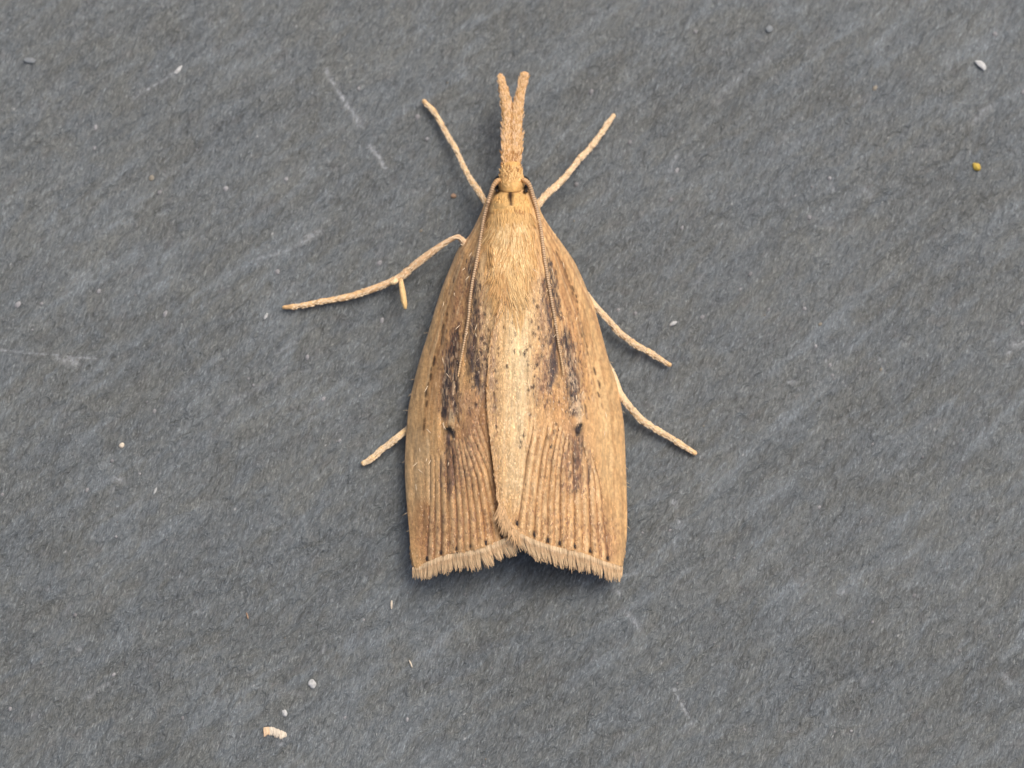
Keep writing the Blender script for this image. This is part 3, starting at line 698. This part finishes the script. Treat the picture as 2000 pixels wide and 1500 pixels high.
def spot(name, x, y, wpx, lpx, wing, lift, seed):
    R = random.Random(seed); Hh = Hairs()
    for i in range(12):
        xx = x + R.uniform(-.5, .5) * wpx; yy = y - lpx * R.uniform(.3, .9); z = float(wing_z(xx, yy) + lift(xx, yy)) + .0035
        L = lpx * R.uniform(.5, .9)
        Hh.add([(xx, yy, z), (xx + .3, yy + L * .5, z + .0004), (xx + .6, yy + L, z)], 1.0, lin((44, 32, 28)) * math.exp(R.gauss(0, .2)))
    o = Hh.build(name, M_fur, wing, stuff=False); return o
for k, (x, y) in enumerate([(834.5, 1093), (862, 1081), (892, 1073), (919, 1069), (948.6, 1062), (980, 1049)]): spot('marginal_spot', x, y, 4, 7.5, wings[0], liftL, 800 + k)
for k, (x, y) in enumerate([(1010, 1025), (1043, 1046), (1070, 1057), (1093, 1063), (1122, 1069), (1152.6, 1078), (1187, 1092)]): spot('marginal_spot', x, y, 3.2, 6.5, wings[1], liftR, 820 + k)
spot('discal_spot', 880, 846, 9, 10, wings[0], liftL, 850); spot('discal_spot', 886, 855, 4, 9, wings[0], liftL, 851)
spot('discal_spot', 1128, 845, 8, 14, wings[1], liftR, 852)

# ---------------------------------------------------------------- body: head, thorax and abdomen in one surface
def loft(name, secs, mat, colour_fn, parent, n=160, m=48, bump=0.0, seed=0):
    """secs rows: y px, centre x px, half width px, centre z, half height"""
    S = np.array(secs, float); q = np.linspace(0, 1, n); k = np.linspace(0, len(S) - 1, n)
    i = np.clip(k.astype(int), 0, len(S) - 2); t = (k - i)[:, None]
    Q = np.vstack([2 * S[0] - S[1], S, 2 * S[-1] - S[-2]]); A, B, C, D = Q[i], Q[i + 1], Q[i + 2], Q[i + 3]
    R = 0.5 * (2 * B + (C - A) * t + (2 * A - 5 * B + 4 * C - D) * t ** 2 + (3 * B - A - 3 * C + D) * t ** 3)
    th = np.linspace(0, 2 * math.pi, m, endpoint=False)[None, :]
    y, cx, hw, cz, hh = [R[:, j:j + 1] for j in range(5)]
    hw = np.maximum(hw, .5); hh = np.maximum(hh, .0005)
    px = cx + hw * np.cos(th); z = cz + hh * np.sin(th); py = y + 0 * px
    if bump: 
        d = 1 + bump * fbm(px / 7, py / 16, seed, 3)
        px = cx + (px - cx) * d; z = cz + (z - cz) * d
    V = P(px, py, z).reshape(-1, 3)
    C = colour_fn(px, py, z).reshape(-1, 3)
    F = [tuple(f) for f in grid_faces(n, m, True)]
    F += [tuple(range(m - 1, -1, -1)), tuple(range((n - 1) * m, n * m))]
    # outward normals
    F = [f[::-1] for f in F]
    return mesh_obj(name, V, F, mat, C, parent)

def body_colour(x, y, z):
    c = np.ones(x.shape + (3,)) * lin((212, 168, 104))
    def lay(m, col_):
        nonlocal c
        m = np.clip(m, 0, 1)[..., None]; c = c * (1 - m) + lin(col_) * m
    lay(np.exp(-((y - 440) / 50.) ** 2) * .5, (224, 188, 132))
    lay(np.exp(-((y - 350) / 22.) ** 2) * .6, (206, 164, 106))
    lay(np.exp(-((x - 998) / 3.) ** 2) * np.exp(-((y - 345) / 18.) ** 2) * .4, (140, 96, 52))
    lay(np.exp(-((y - 376 + .006 * (x - 998) ** 2 * 1.4) / 1.6) ** 2) * .75 * (np.abs(x - 998) < 28), (92, 58, 26))     # collar seam
    w_ = np.interp(y, [376, 381, 396, 403], [4, 7.0, 3, 0.8])
    lay(np.exp(-((x - 997) / w_) ** 4) * ((y > 375) & (y < 402)) * 1.0, (38, 20, 10))
    lay(np.exp(-((y - 417 - 3 * np.sin(x / 9)) / 2.2) ** 2) * .5 * (np.abs(x - 998) > 8), (150, 100, 50))
    lay(np.exp(-((x - 998 - 1.5 * np.sin(y / 7)) / 2.4) ** 2) * ((y > 405) & (y < 500)) * .4, (150, 106, 62))
    lay(np.clip((np.abs(x - 998) - 36) / 10, 0, 1) * ((y > 380)) * .7, (150, 98, 48))
    return c * (1 + .10 * noise(x / 3, y / 10, 91))[..., None]
body = loft('body', [(316, 1000, 15, .074, .020), (328, 999, 20, .076, .029), (345, 999, 24, .078, .040), (360, 999, 26, .080, .044), (371, 998, 24, .081, .042),
                     (376, 998, 25, .082, .041), (382, 998, 33, .083, .052), (398, 998, 41, .084, .062), (420, 998, 48, .082, .063), (450, 998, 54, .081, .067), (490, 1000, 56, .080, .066),
                     (530, 1001, 54, .078, .056), (600, 1001, 50, .078, .055), (750, 1002, 48, .074, .052), (900, 1002, 40, .066, .044), (985, 1002, 26, .060, .030), (1010, 1002, 8, .058, .010)],
            M_skin, body_colour, moth, bump=.05, seed=60)

# face and thorax fur
H = Hairs(); R = random.Random(21)
def body_top(x, y):
    hw = interp([(316, 15), (328, 20), (345, 24), (371, 24), (382, 33), (398, 41), (420, 47), (450, 52), (530, 54)], y)
    cz = interp([(316, .074), (345, .078), (382, .083), (450, .081), (490, .080), (530, .078)], y)
    hh = interp([(316, .020), (328, .029), (345, .040), (371, .042), (376, .041), (382, .052), (398, .062), (420, .063), (450, .067), (490, .066), (530, .056)], y)
    q = min(1, abs(x - 999) / hw)
    return float(cz + hh * math.sqrt(max(0, 1 - q * q)))
for i in range(4200):
    y = R.uniform(410, 500) if R.random() < .72 else 495 + abs(R.gauss(0, 48)); x = 999 + R.gauss(0, 27 if y < 500 else 22)
    if abs(x - 998) > interp([(404, 36), (440, 44), (480, 47), (520, 46), (560, 38), (640, 22)], y) * R.uniform(.8, 1.05): continue
    z = max(body_top(x, y), float(wing_z(x, y)) + .003) + R.uniform(0, .002)
    a = (x - 998) * .006 + .42 * noise(np.array(x / 16.), np.array(y / 30.), 95) + R.gauss(0, .08); L = R.uniform(20, 42)
    ex, ey = x + math.sin(a) * L, y + math.cos(a) * L
    z2 = max(body_top(ex, ey) if ey < 530 else 0, float(wing_z(ex, ey)) + .003) + R.uniform(0, .003)
    tone = R.choice([(230, 196, 140), (222, 184, 128), (236, 204, 152), (206, 164, 106)])
    if abs(x - 998) < 2.5 and y < 490 and R.random() < .5: tone = (190, 146, 92)
    if y < 425: tone = (214, 172, 110)
    if R.random() < (y - 465) / 70: tone = R.choice([(224, 188, 132), (214, 174, 116)]) if x > 990 else R.choice([(212, 170, 112), (200, 154, 98)])
    if R.random() < (abs(x - 998) - 20) / 26: tone = R.choice([(208, 166, 108), (200, 154, 96), (216, 176, 120)])
    H.add([(x, y, z), ((x + ex) / 2, (y + ey) / 2, max(z, z2) + R.uniform(.0005, .002)), (ex, ey, z2)], R.uniform(.7, 1.1), lin(tone) * math.exp(R.gauss(0, .10)))
H.build('thorax_fur', M_fur, body)
H = Hairs()
for i in range(700):       # collar and head scales
    y = R.uniform(326, 412); x = 998 + R.uniform(-1, 1) * interp([(326, 19), (345, 23), (372, 22), (385, 31), (412, 40)], y)
    if 367 < y < 381 or (abs(x - 997) < 6 and 366 < y < 404): continue
    z = body_top(x, y) + .001
    if y < 372:   # head scales lean forward over the face
        a = math.pi + (x - 999) * .006 + R.gauss(0, .15); L = R.uniform(6, 10); ey = y + math.cos(a) * L
        tone = (222, 182, 122) if R.random() < .6 else (190, 144, 86)
        if y < 340 and R.random() < .2: tone = (150, 108, 62)
    else:
        a = (x - 998) * .004 + R.gauss(0, .12); L = R.uniform(8, 14); ey = y + L
        tone = (220, 176, 110) if R.random() < .7 else (204, 156, 90)
        if abs(y + 6 - 417 - 3 * math.sin(x / 9)) < 3 and abs(x - 998) > 7: tone = (172, 124, 70)
    ex = x - math.sin(a) * L if y < 372 else x + math.sin(a) * L
    z2 = body_top(ex, ey) + .0022
    H.add([(x, y, z), ((x + ex) / 2, (y + ey) / 2, max(z, z2)), (ex, ey, z2)], R.uniform(1.1, 1.9), lin(tone) * math.exp(R.gauss(0, .1)))
H.build('head_scales', M_fur, body)

# eyes: dark domes on the sides of the head
def dome(name, cx, cy, cz, rx, ry, rz, mat, parent, n=14, m=24):
    th = np.linspace(0, math.pi, n)[:, None]; ph = np.linspace(0, 2 * math.pi, m, endpoint=False)[None, :]
    V = P(cx + rx * np.sin(th) * np.cos(ph), cy + ry * np.sin(th) * np.sin(ph), cz + rz * np.cos(th) + 0 * ph).reshape(-1, 3)
    return mesh_obj(name, V, grid_faces(n, m, True)[:, ::-1].copy(), mat, None, parent)
dome('eye', 974, 359, .066, 12, 16, .024, M_eye, moth)
dome('eye', 1024, 359, .066, 12, 16, .024, M_eye, moth)
dome('ocellus', 971, 373, .100, 5, 4.5, .012, M_eye, moth)
dome('ocellus', 1026, 374, .100, 5, 4.5, .012, M_eye, moth)

# ---------------------------------------------------------------- tubes: legs, antennae, palps
def tube(name, rows, mat, colour_fn, parent, n=160, m=14, beads=None, rough=0.06, seed=0, caps=True, rscale=1.0):
    """rows: x px, y px, height, radius px. beads: list of (arc 0..1, gain, spread)"""
    p = smooth_path(rows, n); s = np.linspace(0, 1, n)
    C = P(p[:, 0], p[:, 1], p[:, 2]); r = p[:, 3] * .001 * rscale
    for b in beads or []: r = r * (1 + b[1] * np.exp(-((s - b[0]) / b[2]) ** 2))
    if caps:
        e = 0.012 * 160 / n * 1.2
        r = r * np.sqrt(np.clip(1 - np.clip(1 - s / .022, 0, 1) ** 2, .02, 1)) * np.sqrt(np.clip(1 - np.clip(1 - (1 - s) / .022, 0, 1) ** 2, .02, 1))
    T = np.gradient(C, axis=0); T /= np.linalg.norm(T, axis=1)[:, None]
    N1 = np.cross(T, [0, 0, 1.0]); N1 /= np.linalg.norm(N1, axis=1)[:, None] + 1e-9; N2 = np.cross(N1, T)
    th = np.linspace(0, 2 * math.pi, m, endpoint=False)
    rr = r[:, None] * (1 + rough * noise(s[:, None] * n * .22 + 0 * th[None], th[None] * 1.5 + 0 * s[:, None], 200 + seed))
    V = C[:, None] + rr[..., None] * (np.cos(th)[None, :, None] * N1[:, None] + np.sin(th)[None, :, None] * N2[:, None])
    col_ = colour_fn(s, p)[:, None, :] * (1 + .08 * noise(s[:, None] * n * .3 + 0 * th[None], th[None] * 2 + 0 * s[:, None], 300 + seed))[..., None]
    V = V.reshape(-1, 3); F = [tuple(f) for f in grid_faces(n, m, True)]
    F += [tuple(range(m - 1, -1, -1)), tuple(range((n - 1) * m, n * m))]
    F = [f[::-1] for f in F]
    return mesh_obj(name, V, F, mat, col_.reshape(-1, 3), parent)

def leg_colour(base, tipc, joints):
    def f(s, p):
        c = lin(base)[None] * (1 - s[:, None]) + lin(tipc)[None] * s[:, None]
        for j in joints:
            c = c * (1 - .22 * np.exp(-((s - j) / .012) ** 2))[:, None]
        return c
    return f

def leg_scales(rows, parent, seed, tone):
    """fine scales lying along the leg"""
    p = smooth_path(rows, 200); Rn = random.Random(seed); Hh = Hairs()
    for i in range(3, 190):
        for q in range(2):
            x, y, z, r = p[i]; t = p[min(i + 3, 199)] - p[i]; L = math.hypot(t[0], t[1]) + 1e-6; tx_, ty_ = t[0] / L, t[1] / L
            o = Rn.uniform(-.9, .9); up = math.sqrt(max(0, 1 - o * o)) * r * .00093
            a = Rn.gauss(0, .12) + .06 * o; ln = Rn.uniform(4, 7); r = r * .93
            dx_, dy_ = tx_ * math.cos(a) - ty_ * math.sin(a), tx_ * math.sin(a) + ty_ * math.cos(a)
            bx, by, bz = x - ty_ * o * r, y + tx_ * o * r, z + up - .0003
            Hh.add([(bx, by, bz), (bx + dx_ * ln * .5, by + dy_ * ln * .5, bz + .0008), (bx + dx_ * ln, by + dy_ * ln, bz + .0004)], Rn.uniform(.7, 1.2), lin(tone) * math.exp(Rn.gauss(0, .11)))
    return Hh.build('leg_scales', M_fur, parent)

legs = [
    # proximal to distal
    ('front_leg', [(962, 418, .060, 6), (949, 397, .056, 6.5), (932, 369, .046, 7), (914, 342, .036, 6.2), (899, 310, .026, 5.2), (887, 285, .020, 6), (877, 269, .016, 5.3), (868, 253, .013, 6), (856, 232, .011, 5.6), (845, 214.6, .009, 6), (834, 204, .008, 5.4), (825.5, 194.5, .0075, 5.6)], (214, 178, 130), (222, 184, 136), [.34, .52, .64, .75, .86]),
    ('front_leg', [(1046, 420, .060, 7), (1049, 404, .056, 7.5), (1066, 382, .048, 8), (1097, 353, .038, 7.4), (1117, 329, .028, 6.4), (1133, 309, .022, 7.2), (1146, 296, .018, 6), (1157.5, 283, .016, 6.8), (1174, 261, .012, 6.2), (1186, 243, .010, 6.2), (1194, 232, .008, 5.2), (1200.5, 222.5, .0075, 5.8)], (220, 186, 144), (226, 194, 152), [.40, .55, .68, .80, .9]),
    ('middle_leg', [(925, 492, .055, 9), (909, 476, .060, 8), (899, 466, .062, 6), (893, 462.5, .060, 5.4), (875, 471, .054, 5.8), (858, 482, .048, 7), (827.5, 504.5, .036, 8.5), (800, 526, .026, 8.6), (786.5, 538, .022, 8.4), (766, 549, .019, 7.5), (740, 560, .016, 7.8), (715, 569, .014, 7.8), (690, 577, .012, 7.2), (665.5, 583, .011, 7.6), (645, 586.5, .010, 6.0), (627, 589, .010, 6.8), (610, 593, .009, 5.8), (596, 595.5, .009, 6.2), (584, 597.5, .0085, 5.0), (575, 599, .009, 6.2), (562, 600, .0075, 4.6), (551, 600.5, .0075, 5.6)], (216, 180, 142), (218, 178, 126), [.37, .62, .74, .84, .93]),
    ('middle_leg', [(1125, 548, .020, 7), (1143, 573, .024, 7.5), (1163, 598, .026, 7), (1189, 626, .024, 6.8), (1209, 649, .018, 7.6), (1226, 662, .014, 7), (1242, 674, .013, 7.4), (1260, 683, .011, 6.4), (1275, 692, .010, 7), (1286, 699, .009, 5.6), (1295, 705, .009, 6.2), (1303, 710, .008, 4.6), (1311.5, 714.5, .008, 5.8)], (222, 190, 148), (216, 178, 130), [.45, .62, .76, .86, .93]),
    ('hind_leg', [(822, 818, .012, 6.5), (796.6, 838, .016, 6.6), (779, 852.6, .021, 7.4), (763.6, 865, .016, 7.8), (752, 873.5, .013, 6.8), (741.6, 881, .012, 7.2), (733, 890, .010, 6.2), (726, 895.5, .010, 7), (716, 901.5, .008, 5.6), (706, 907.6, .008, 6.0)], (220, 188, 138), (222, 188, 140), [.42, .62, .80]),
    ('hind_leg', [(1182, 706, .014, 8), (1200, 740, .017, 8.2), (1209, 765.5, .022, 8.2), (1227, 791, .025, 7.8), (1240, 806, .021, 7.6), (1252, 819, .018, 8.2), (1271, 832, .015, 7), (1290, 844, .013, 7.2), (1310, 855, .011, 6.4), (1328, 867, .010, 7.0), (1344, 877, .008, 5.6), (1361, 887.5, .008, 5.8)], (228, 202, 160), (218, 180, 132), [.40, .62, .80, .90]),
]
leg_objs = []
for i, (nm, rows, b, t_, joints) in enumerate(legs):
    beads = [(j, -.18, .011) for j in joints] + [(j + .022, .14, .014) for j in joints]
    o = tube(nm, rows, M_skin, leg_colour(b, t_, joints), moth, n=240, beads=beads, seed=i, rscale=.90, rough=.03)
    leg_scales(rows, o, 400 + i, (228, 204, 168)); leg_objs.append(o)
spur = tube('spur', [(783, 545, .024, 3.6), (784, 556, .030, 5), (787, 575, .034, 6), (790, 592, .034, 5.4), (792, 604, .032, 2.6)], M_skin, leg_colour((222, 186, 136), (222, 188, 130), []), leg_objs[2], n=60)
tube('spur', [(776, 546, .024, 4.4), (770, 551, .026, 5.4), (762, 553, .026, 3.0)], M_skin, leg_colour((232, 208, 170), (228, 200, 150), []), leg_objs[2], n=30)
def antenna_rows(path, on):
    rows = []
    p = smooth_path(path, 60)
    for i, (x, y) in enumerate(p):
        t = i / 59; r = 4.4 * (1 - t) + 1.9 * t
        if i < 3: r = 5.0
        zw = float(wing_z(x, y) + (liftL if x < 1000 else liftR)(x, y)) if y > 400 else 0
        z = max(zw, body_top(x, min(y, 520)) if y < 500 and abs(x - 999) < 52 else 0, .095 if y < 400 else 0) + r * .001 + .006
        if y > 700: z += .002
        rows.append([x, y, z, r])
    rows = np.array(rows); k = np.ones(9) / 9
    zz = np.convolve(np.pad(rows[:, 2], 4, 'edge'), k, 'valid'); rows[:, 2] = np.maximum(zz, rows[:, 2] - .003)
    return rows
def antenna_colour(s, p):
    ring = .5 + .5 * np.sin(s * 2 * math.pi * 92)
    c = lin((202, 174, 138))[None] * ring[:, None] + lin((136, 108, 82))[None] * (1 - ring[:, None])
    basec = lin((200, 156, 104))[None]; k = np.clip(1 - s / .07, 0, 1)[:, None]
    end = np.clip((s - .8) / .2, 0, 1)[:, None] * .5
    c = c * (1 - end) + lin((206, 170, 118))[None] * end
    return c * (1 - k) + basec * k
for path in ([(978, 350), (972, 353), (964, 362), (960, 374), (954, 392), (949.5, 408), (946, 424), (942, 446), (937.6, 472.5), (931, 510), (923, 550), (917.6, 588), (914.5, 624), (908, 661), (901, 699), (896.6, 724), (894, 737)],
             [(1018, 350), (1024, 352), (1033, 360), (1038, 373), (1043, 390), (1048, 407), (1051.5, 424), (1056, 448), (1059, 470), (1064, 510), (1070, 546), (1078, 592), (1084.6, 630), (1091, 672), (1098, 712), (1101, 735)]):
    rows = antenna_rows(path, None)
    # ringed: radius pulses with the segments
    P0 = smooth_path(rows, 92 * 6 + 1); s = np.linspace(0, 1, len(P0)); P0[:, 3] *= 1 + .06 * np.sin(s * 2 * math.pi * 92)
    tube('antenna', P0, M_ant, antenna_colour, moth, n=len(P0), m=12, rough=.05)

# labial palps: two long scaled snout halves, parting at the tips
palps = [[(992, 345, .078, 9), (989.5, 320, .074, 11), (988.5, 290, .070, 11.8), (990, 260, .068, 11.6), (990.5, 230, .068, 11.6), (988.5, 205, .070, 10.8), (984, 180, .073, 9.2), (979, 160, .076, 6.6), (974, 143, .078, 3.6)],
         [(1006, 345, .078, 9), (1007.5, 320, .074, 10.6), (1009.5, 290, .070, 12), (1010, 260, .068, 11.2), (1011.5, 230, .068, 11.2), (1013, 205, .070, 9.8), (1018, 180, .073, 9.0), (1023, 160, .076, 8.6), (1028.5, 140, .078, 7.6)]]
def palp_colour(s, p):
    c = lin((208, 166, 114))[None] * np.ones((len(s), 1))
    k = np.exp(-((p[:, 1] - 322) / 10) ** 2)[:, None] * .5; c = c * (1 - k) + lin((168, 116, 58))[None] * k
    k = np.clip((230 - p[:, 1]) / 60, 0, 1)[:, None] * .5; return c * (1 - k) + lin((216, 166, 122))[None] * k
for i, rows in enumerate(palps):
    rows = [(x + (1000 - x) * (.20 if y > 215 else .06), y, z, r * .99) for x, y, z, r in rows]
    o = tube('labial_palp', rows, M_skin, palp_colour, moth, n=220, m=20, rough=.10, seed=20 + i)
    Hh = Hairs(); Rn = random.Random(70 + i); p = smooth_path(rows, 300)
    for j in range(950):
        k = Rn.randrange(4, 285); x, y, z, r = p[k]; t = p[min(k + 3, 299)] - p[k]; L = math.hypot(t[0], t[1]); tx_, ty_ = t[0] / L, t[1] / L
        o_ = Rn.uniform(-.98, .98); up = math.sqrt(max(0, 1 - min(1, abs(o_)) ** 2)) * r * .001
        a = Rn.gauss(0, .13) + .04 * o_; ln = Rn.uniform(7, 13) * (1 if k < 200 else .8)
        if Rn.random() < .05: a += .35 * (1 if o_ > 0 else -1); ln *= 1.2
        dx_, dy_ = tx_ * math.cos(a) - ty_ * math.sin(a), tx_ * math.sin(a) + ty_ * math.cos(a)
        bx, by, bz = x - ty_ * o_ * r, y + tx_ * o_ * r, z + up
        tone = Rn.choice([(222, 182, 130), (212, 170, 116), (194, 148, 92), (224, 188, 148)])
        if 300 < y < 345 and Rn.random() < .35: tone = (164, 116, 62)
        if abs(bx - 999) < 2.5 and y > 215 and Rn.random() < .5: tone = (176, 130, 78)  # shade of the valley between the palps painted as darker hairs
        Hh.add([(bx, by, bz), (bx + dx_ * ln * .5, by + dy_ * ln * .5, bz + .0018), (bx + dx_ * ln, by + dy_ * ln, bz + .0012)], Rn.uniform(1.0, 1.9), lin(tone) * math.exp(Rn.gauss(0, .06)))
    Hh.build('palp_scales', M_fur, o)

# ---------------------------------------------------------------- debris lying on the slate
def crumb(name, outline, height, mat, label, category, seed=0, group=None, jag=0.0):
    """low irregular lump from an outline in photo pixels: (cx, cy), then radii"""
    (cx, cy), rx, ry, ang, bend = outline
    R = np.random.RandomState(seed); nr, m = 7, 26
    V = []; th = np.linspace(0, 2 * math.pi, m, endpoint=False)
    wob = 1 + .16 * noise(np.cos(th) * 1.5 + seed, np.sin(th) * 1.5, 500 + seed) + jag * R.uniform(-.5, .5, m)
    ca, sa = math.cos(ang), math.sin(ang)
    for i in range(nr):
        f = math.sin((i + .02) / (nr - 1) * math.pi / 2) if i < nr - 1 else 1.0
        u = rx * f * wob * np.cos(th); v = ry * f * wob * np.sin(th) + bend * (u / rx) ** 2 * ry
        x = cx + u * ca - v * sa; y = cy + u * sa + v * ca
        zb = float(slate_height(*P(cx, cy, 0.0)[:2])) - .006
        z = zb + .55 * height * math.sqrt(max(0, 1 - f ** 2)) * (1 + .3 * noise(x / 4, y / 4, 520 + seed)) + .0015
        V.append(P(x, y, z))
    V = np.array(V).reshape(-1, 3); F = [tuple(f) for f in grid_faces(nr, m, True)] + [tuple(range(m))]
    me = mesh_obj(name, V, F, mat, None)
    me['label'] = label; me['category'] = category
    if group: me['group'] = group
    return me
m_white = crumb_material('white_grit', (.50, .51, .50)); m_yellow = crumb_material('yellow_pollen', (.50, .36, .07))
m_cream = crumb_material('cream_fragment', (.66, .58, .46)); m_orange = crumb_material('orange_grain', (.36, .24, .16))
m_grey = crumb_material('pale_grit', (.20, .22, .23))
crumb('white_grain', ((1916, 126), 14, 7, math.radians(38), .35), .012, m_white, 'bright white bean-shaped grain near the top right corner', 'grain', 1)
crumb('yellow_grain', ((1907.5, 326), 10, 7.5, math.radians(45), 0), .010, m_yellow, 'small yellow grain below the white bean-shaped one', 'grain', 2)
crumb('white_grain', ((610, 1336), 8, 9.5, 0, 0), .008, m_white, 'squarish white grain just above the cream fragment', 'grain', 3, jag=.1)
crumb('white_splinter', ((348, 137), 11, 4, math.radians(-48), 0), .007, m_white, 'short whitish splinter at the end of a faint scratch, upper left', 'splinter', 4)
crumb('orange_grain', ((886, 383), 5.5, 4.8, 0, 0), .007, m_orange, 'tiny orange-brown grain left of the thorax beside a front leg', 'grain', 5)
crumb('pale_grain', ((58, 118), 11, 6, 0, 0), .006, m_grey, 'pale grey smudged grain near the top left corner', 'grain', 6)
crumb('pale_grain', ((1503, 57), 7, 7, 0, 0), .006, m_grey, 'round pale grey grain near the top edge, right of the moth', 'grain', 7)
crumb('white_grain', ((1315, 632), 9, 4.2, math.radians(-28), 0), .006, m_white, 'oblong white grain just above the right middle foot', 'grain', 8)
crumb('white_splinter', ((519, 618), 8, 2.6, math.radians(-60), 0), .005, m_white, 'thin white splinter lying beside the tip of the left middle leg', 'splinter', 9)
crumb('white_splinter', ((303, 959), 7, 2.6, math.radians(-65), 0), .005, m_white, 'thin white splinter level with the wing tips, far left', 'splinter', 10)
crumb('cream_splinter', ((764.5, 1181), 9, 2.2, math.radians(92), 0), .005, m_cream, 'upright cream splinter below the left wing tip', 'splinter', 12)
crumb('orange_splinter', ((483, 1203), 7, 1.8, math.radians(75), 0), .005, m_orange, 'thin orange-brown splinter lower left of the moth', 'splinter', 13)
crumb('cream_splinter', ((802.5, 1297), 8, 1.9, math.radians(68), 0), .005, m_cream, 'leaning cream splinter well below the left wing tip', 'splinter', 14)
crumb('pale_grain', ((556, 1393), 5, 7, math.radians(-20), 0), .006, m_white, 'small white chip between the squarish grain and the cream fragment', 'grain', 15)
crumb('orange_grain', ((238, 870), 5.5, 5.5, 0, 0), .006, m_cream, 'round beige grain on its own, left of the moth below mid height', 'grain', 16)

# cream fragment with a ragged edge: small plant or wing scrap
def fragment():
    R = random.Random(5)
    Hh = Hairs()
    top = [(516, 1421), (530, 1420), (545, 1425), (558, 1431)]
    zb = float(slate_height(*P(537, 1430, 0.0)[:2])) - .006
    for i in range(150):
        t = i / 149; x = 515 + 43 * t + R.uniform(-1, 1); y = interp(top, x) + R.uniform(-1, 2)
        L = R.uniform(11, 17) * (1 if t < .9 else .7) * (1.0 + .10 * math.sin(t * 17 + 2 * math.sin(t * 9)))
        Hh.add([(x, y, zb + .003), (x + 1, y + L * .5, zb + .0045 + R.uniform(-.001, .001)), (x + R.uniform(-1, 2), y + L, zb + .003)], R.uniform(1.0, 1.6), lin((214, 202, 182) if t > .25 else (226, 196, 160)) * math.exp(R.gauss(0, .1)))
    o = Hh.build('scrap', M_fur, None, stuff=False)
    o['label'] = 'ragged cream scrap lying on the slate near the bottom edge, left of centre'; o['category'] = 'scrap'
fragment()

# fine pale dust, past counting
def dust():
    R = np.random.RandomState(9)
    pts = [(700, 172, 3.5), (1709, 172, 4.5), (1621, 347, 4), (1581, 423, 4.5), (1586, 364, 3), (1310, 389, 4), (1332, 444, 3), (1322, 332, 4), (1466, 534, 3.6), (1446, 564, 2.8), (1572, 601, 4),
           (1502, 603, 2.6), (1372, 618, 3.6), (1603, 632, 3.2), (1594, 675, 3), (1622, 712, 3.2), (1627, 732, 3), (1722, 720, 2.6), (1882, 839, 2.4), (1208, 604, 3.4), (1241, 611, 4), (1372, 618, 4), (815, 227, 5), (834, 270, 4),
           (1155, 178, 5), (1126, 360, 4.5), (1230, 278, 4), (822, 450, 3), (541, 530, 5), (741, 513, 4.5), (746, 625, 4), (600, 697, 4), (186, 249, 4), (184, 288, 2.6), (295, 346, 5), (311, 375, 4), (558, 348, 4.5), (440, 367, 5),
           (192, 568, 4.2), (34, 594, 5.6), (263, 575, 2.6), (322, 612, 4.5), (80, 592, 3.6), (62, 643, 2.4), (301, 803, 3.5), (218, 900, 3.4), (631, 779, 3.6), (663, 860, 2.8), (485, 740, 2.6), (495, 752, 2.2), (169, 957, 3.2), (226, 1048, 3), (145, 1201, 4),
           (16, 1384, 3.5), (220, 1317, 2.8), (355, 1402, 3), (3, 965, 3), (272, 925, 2.4), (1601, 990, 2.8), (1434, 1090, 2.6), (1704, 1215, 3), (1308, 1036, 2.6), (1786, 1163, 3), (1803, 892, 2.8), (1706, 866, 2.2), (1874, 1271, 2.2), (1662, 1428, 2.6),
           (796, 1157, 2), (710, 1210, 2.4), (908, 1160, 2.4), (1075, 1425, 2.2), (673, 1402, 2.6), (795, 1405, 3), (944, 1495, 2.4), (1358, 62, 4), (1944, 66, 5), (1998, 180, 5), (1998, 630, 4), (1455, 1425, 2.4), (960, 1305, 2), (986, 905, 0.1), (1395, 1255, 2.0), (1255, 1040, 2.2)]
    for k in range(120):
        pts.append((R.uniform(-80, 2080), R.uniform(-60, 1560), R.uniform(.8, 2.0)))
    V = []; F = []; C = []
    base = np.array([[math.cos(a), math.sin(a), 0] for a in np.linspace(0, 2 * math.pi, 8, endpoint=False)])
    for (x, y, r) in pts:
        if (costaL[6][0] - 60 < x < 1220 and 420 < y < 1110): pass
        c = P(x, y, 0.0); zb = float(slate_height(c[0], c[1])) - .006
        s = r * .001; st = R.uniform(1, 1.7); a = R.uniform(.7, 1.4); ca, sa = math.cos(a), math.sin(a); b = len(V)
        for ring, (f, hz) in enumerate(((1.0, -.0006), (.8, .25 * s), (.35, .45 * s))):
            for q in base:
                u = q[0] * s * f * st * R.uniform(.85, 1.15); v = q[1] * s * f * R.uniform(.85, 1.15)
                V.append((c[0] + u * ca - v * sa, c[1] + u * sa + v * ca, zb + hz + .0008))
                
        g = R.uniform(.17, .30) * (1 if r > 2 else .75); tint = np.array([1, 1, 1.02]) if R.rand() < .95 else np.array([1.1, 1, .8])
        C += [g * tint] * 24
        for ring in range(2):
            for i in range(8):
                j = (i + 1) % 8; F.append((b + ring * 8 + i, b + ring * 8 + j, b + ring * 8 + 8 + j, b + ring * 8 + 8 + i))
        F.append(tuple(b + 16 + i for i in range(8)))
    o = mesh_obj('dust', V, F, pigment_material('pale_dust', .8, .3, 0, 300, .15), np.array(C)); o['kind'] = 'stuff'
    o['label'] = 'fine pale dust specks scattered over the slate'
dust()
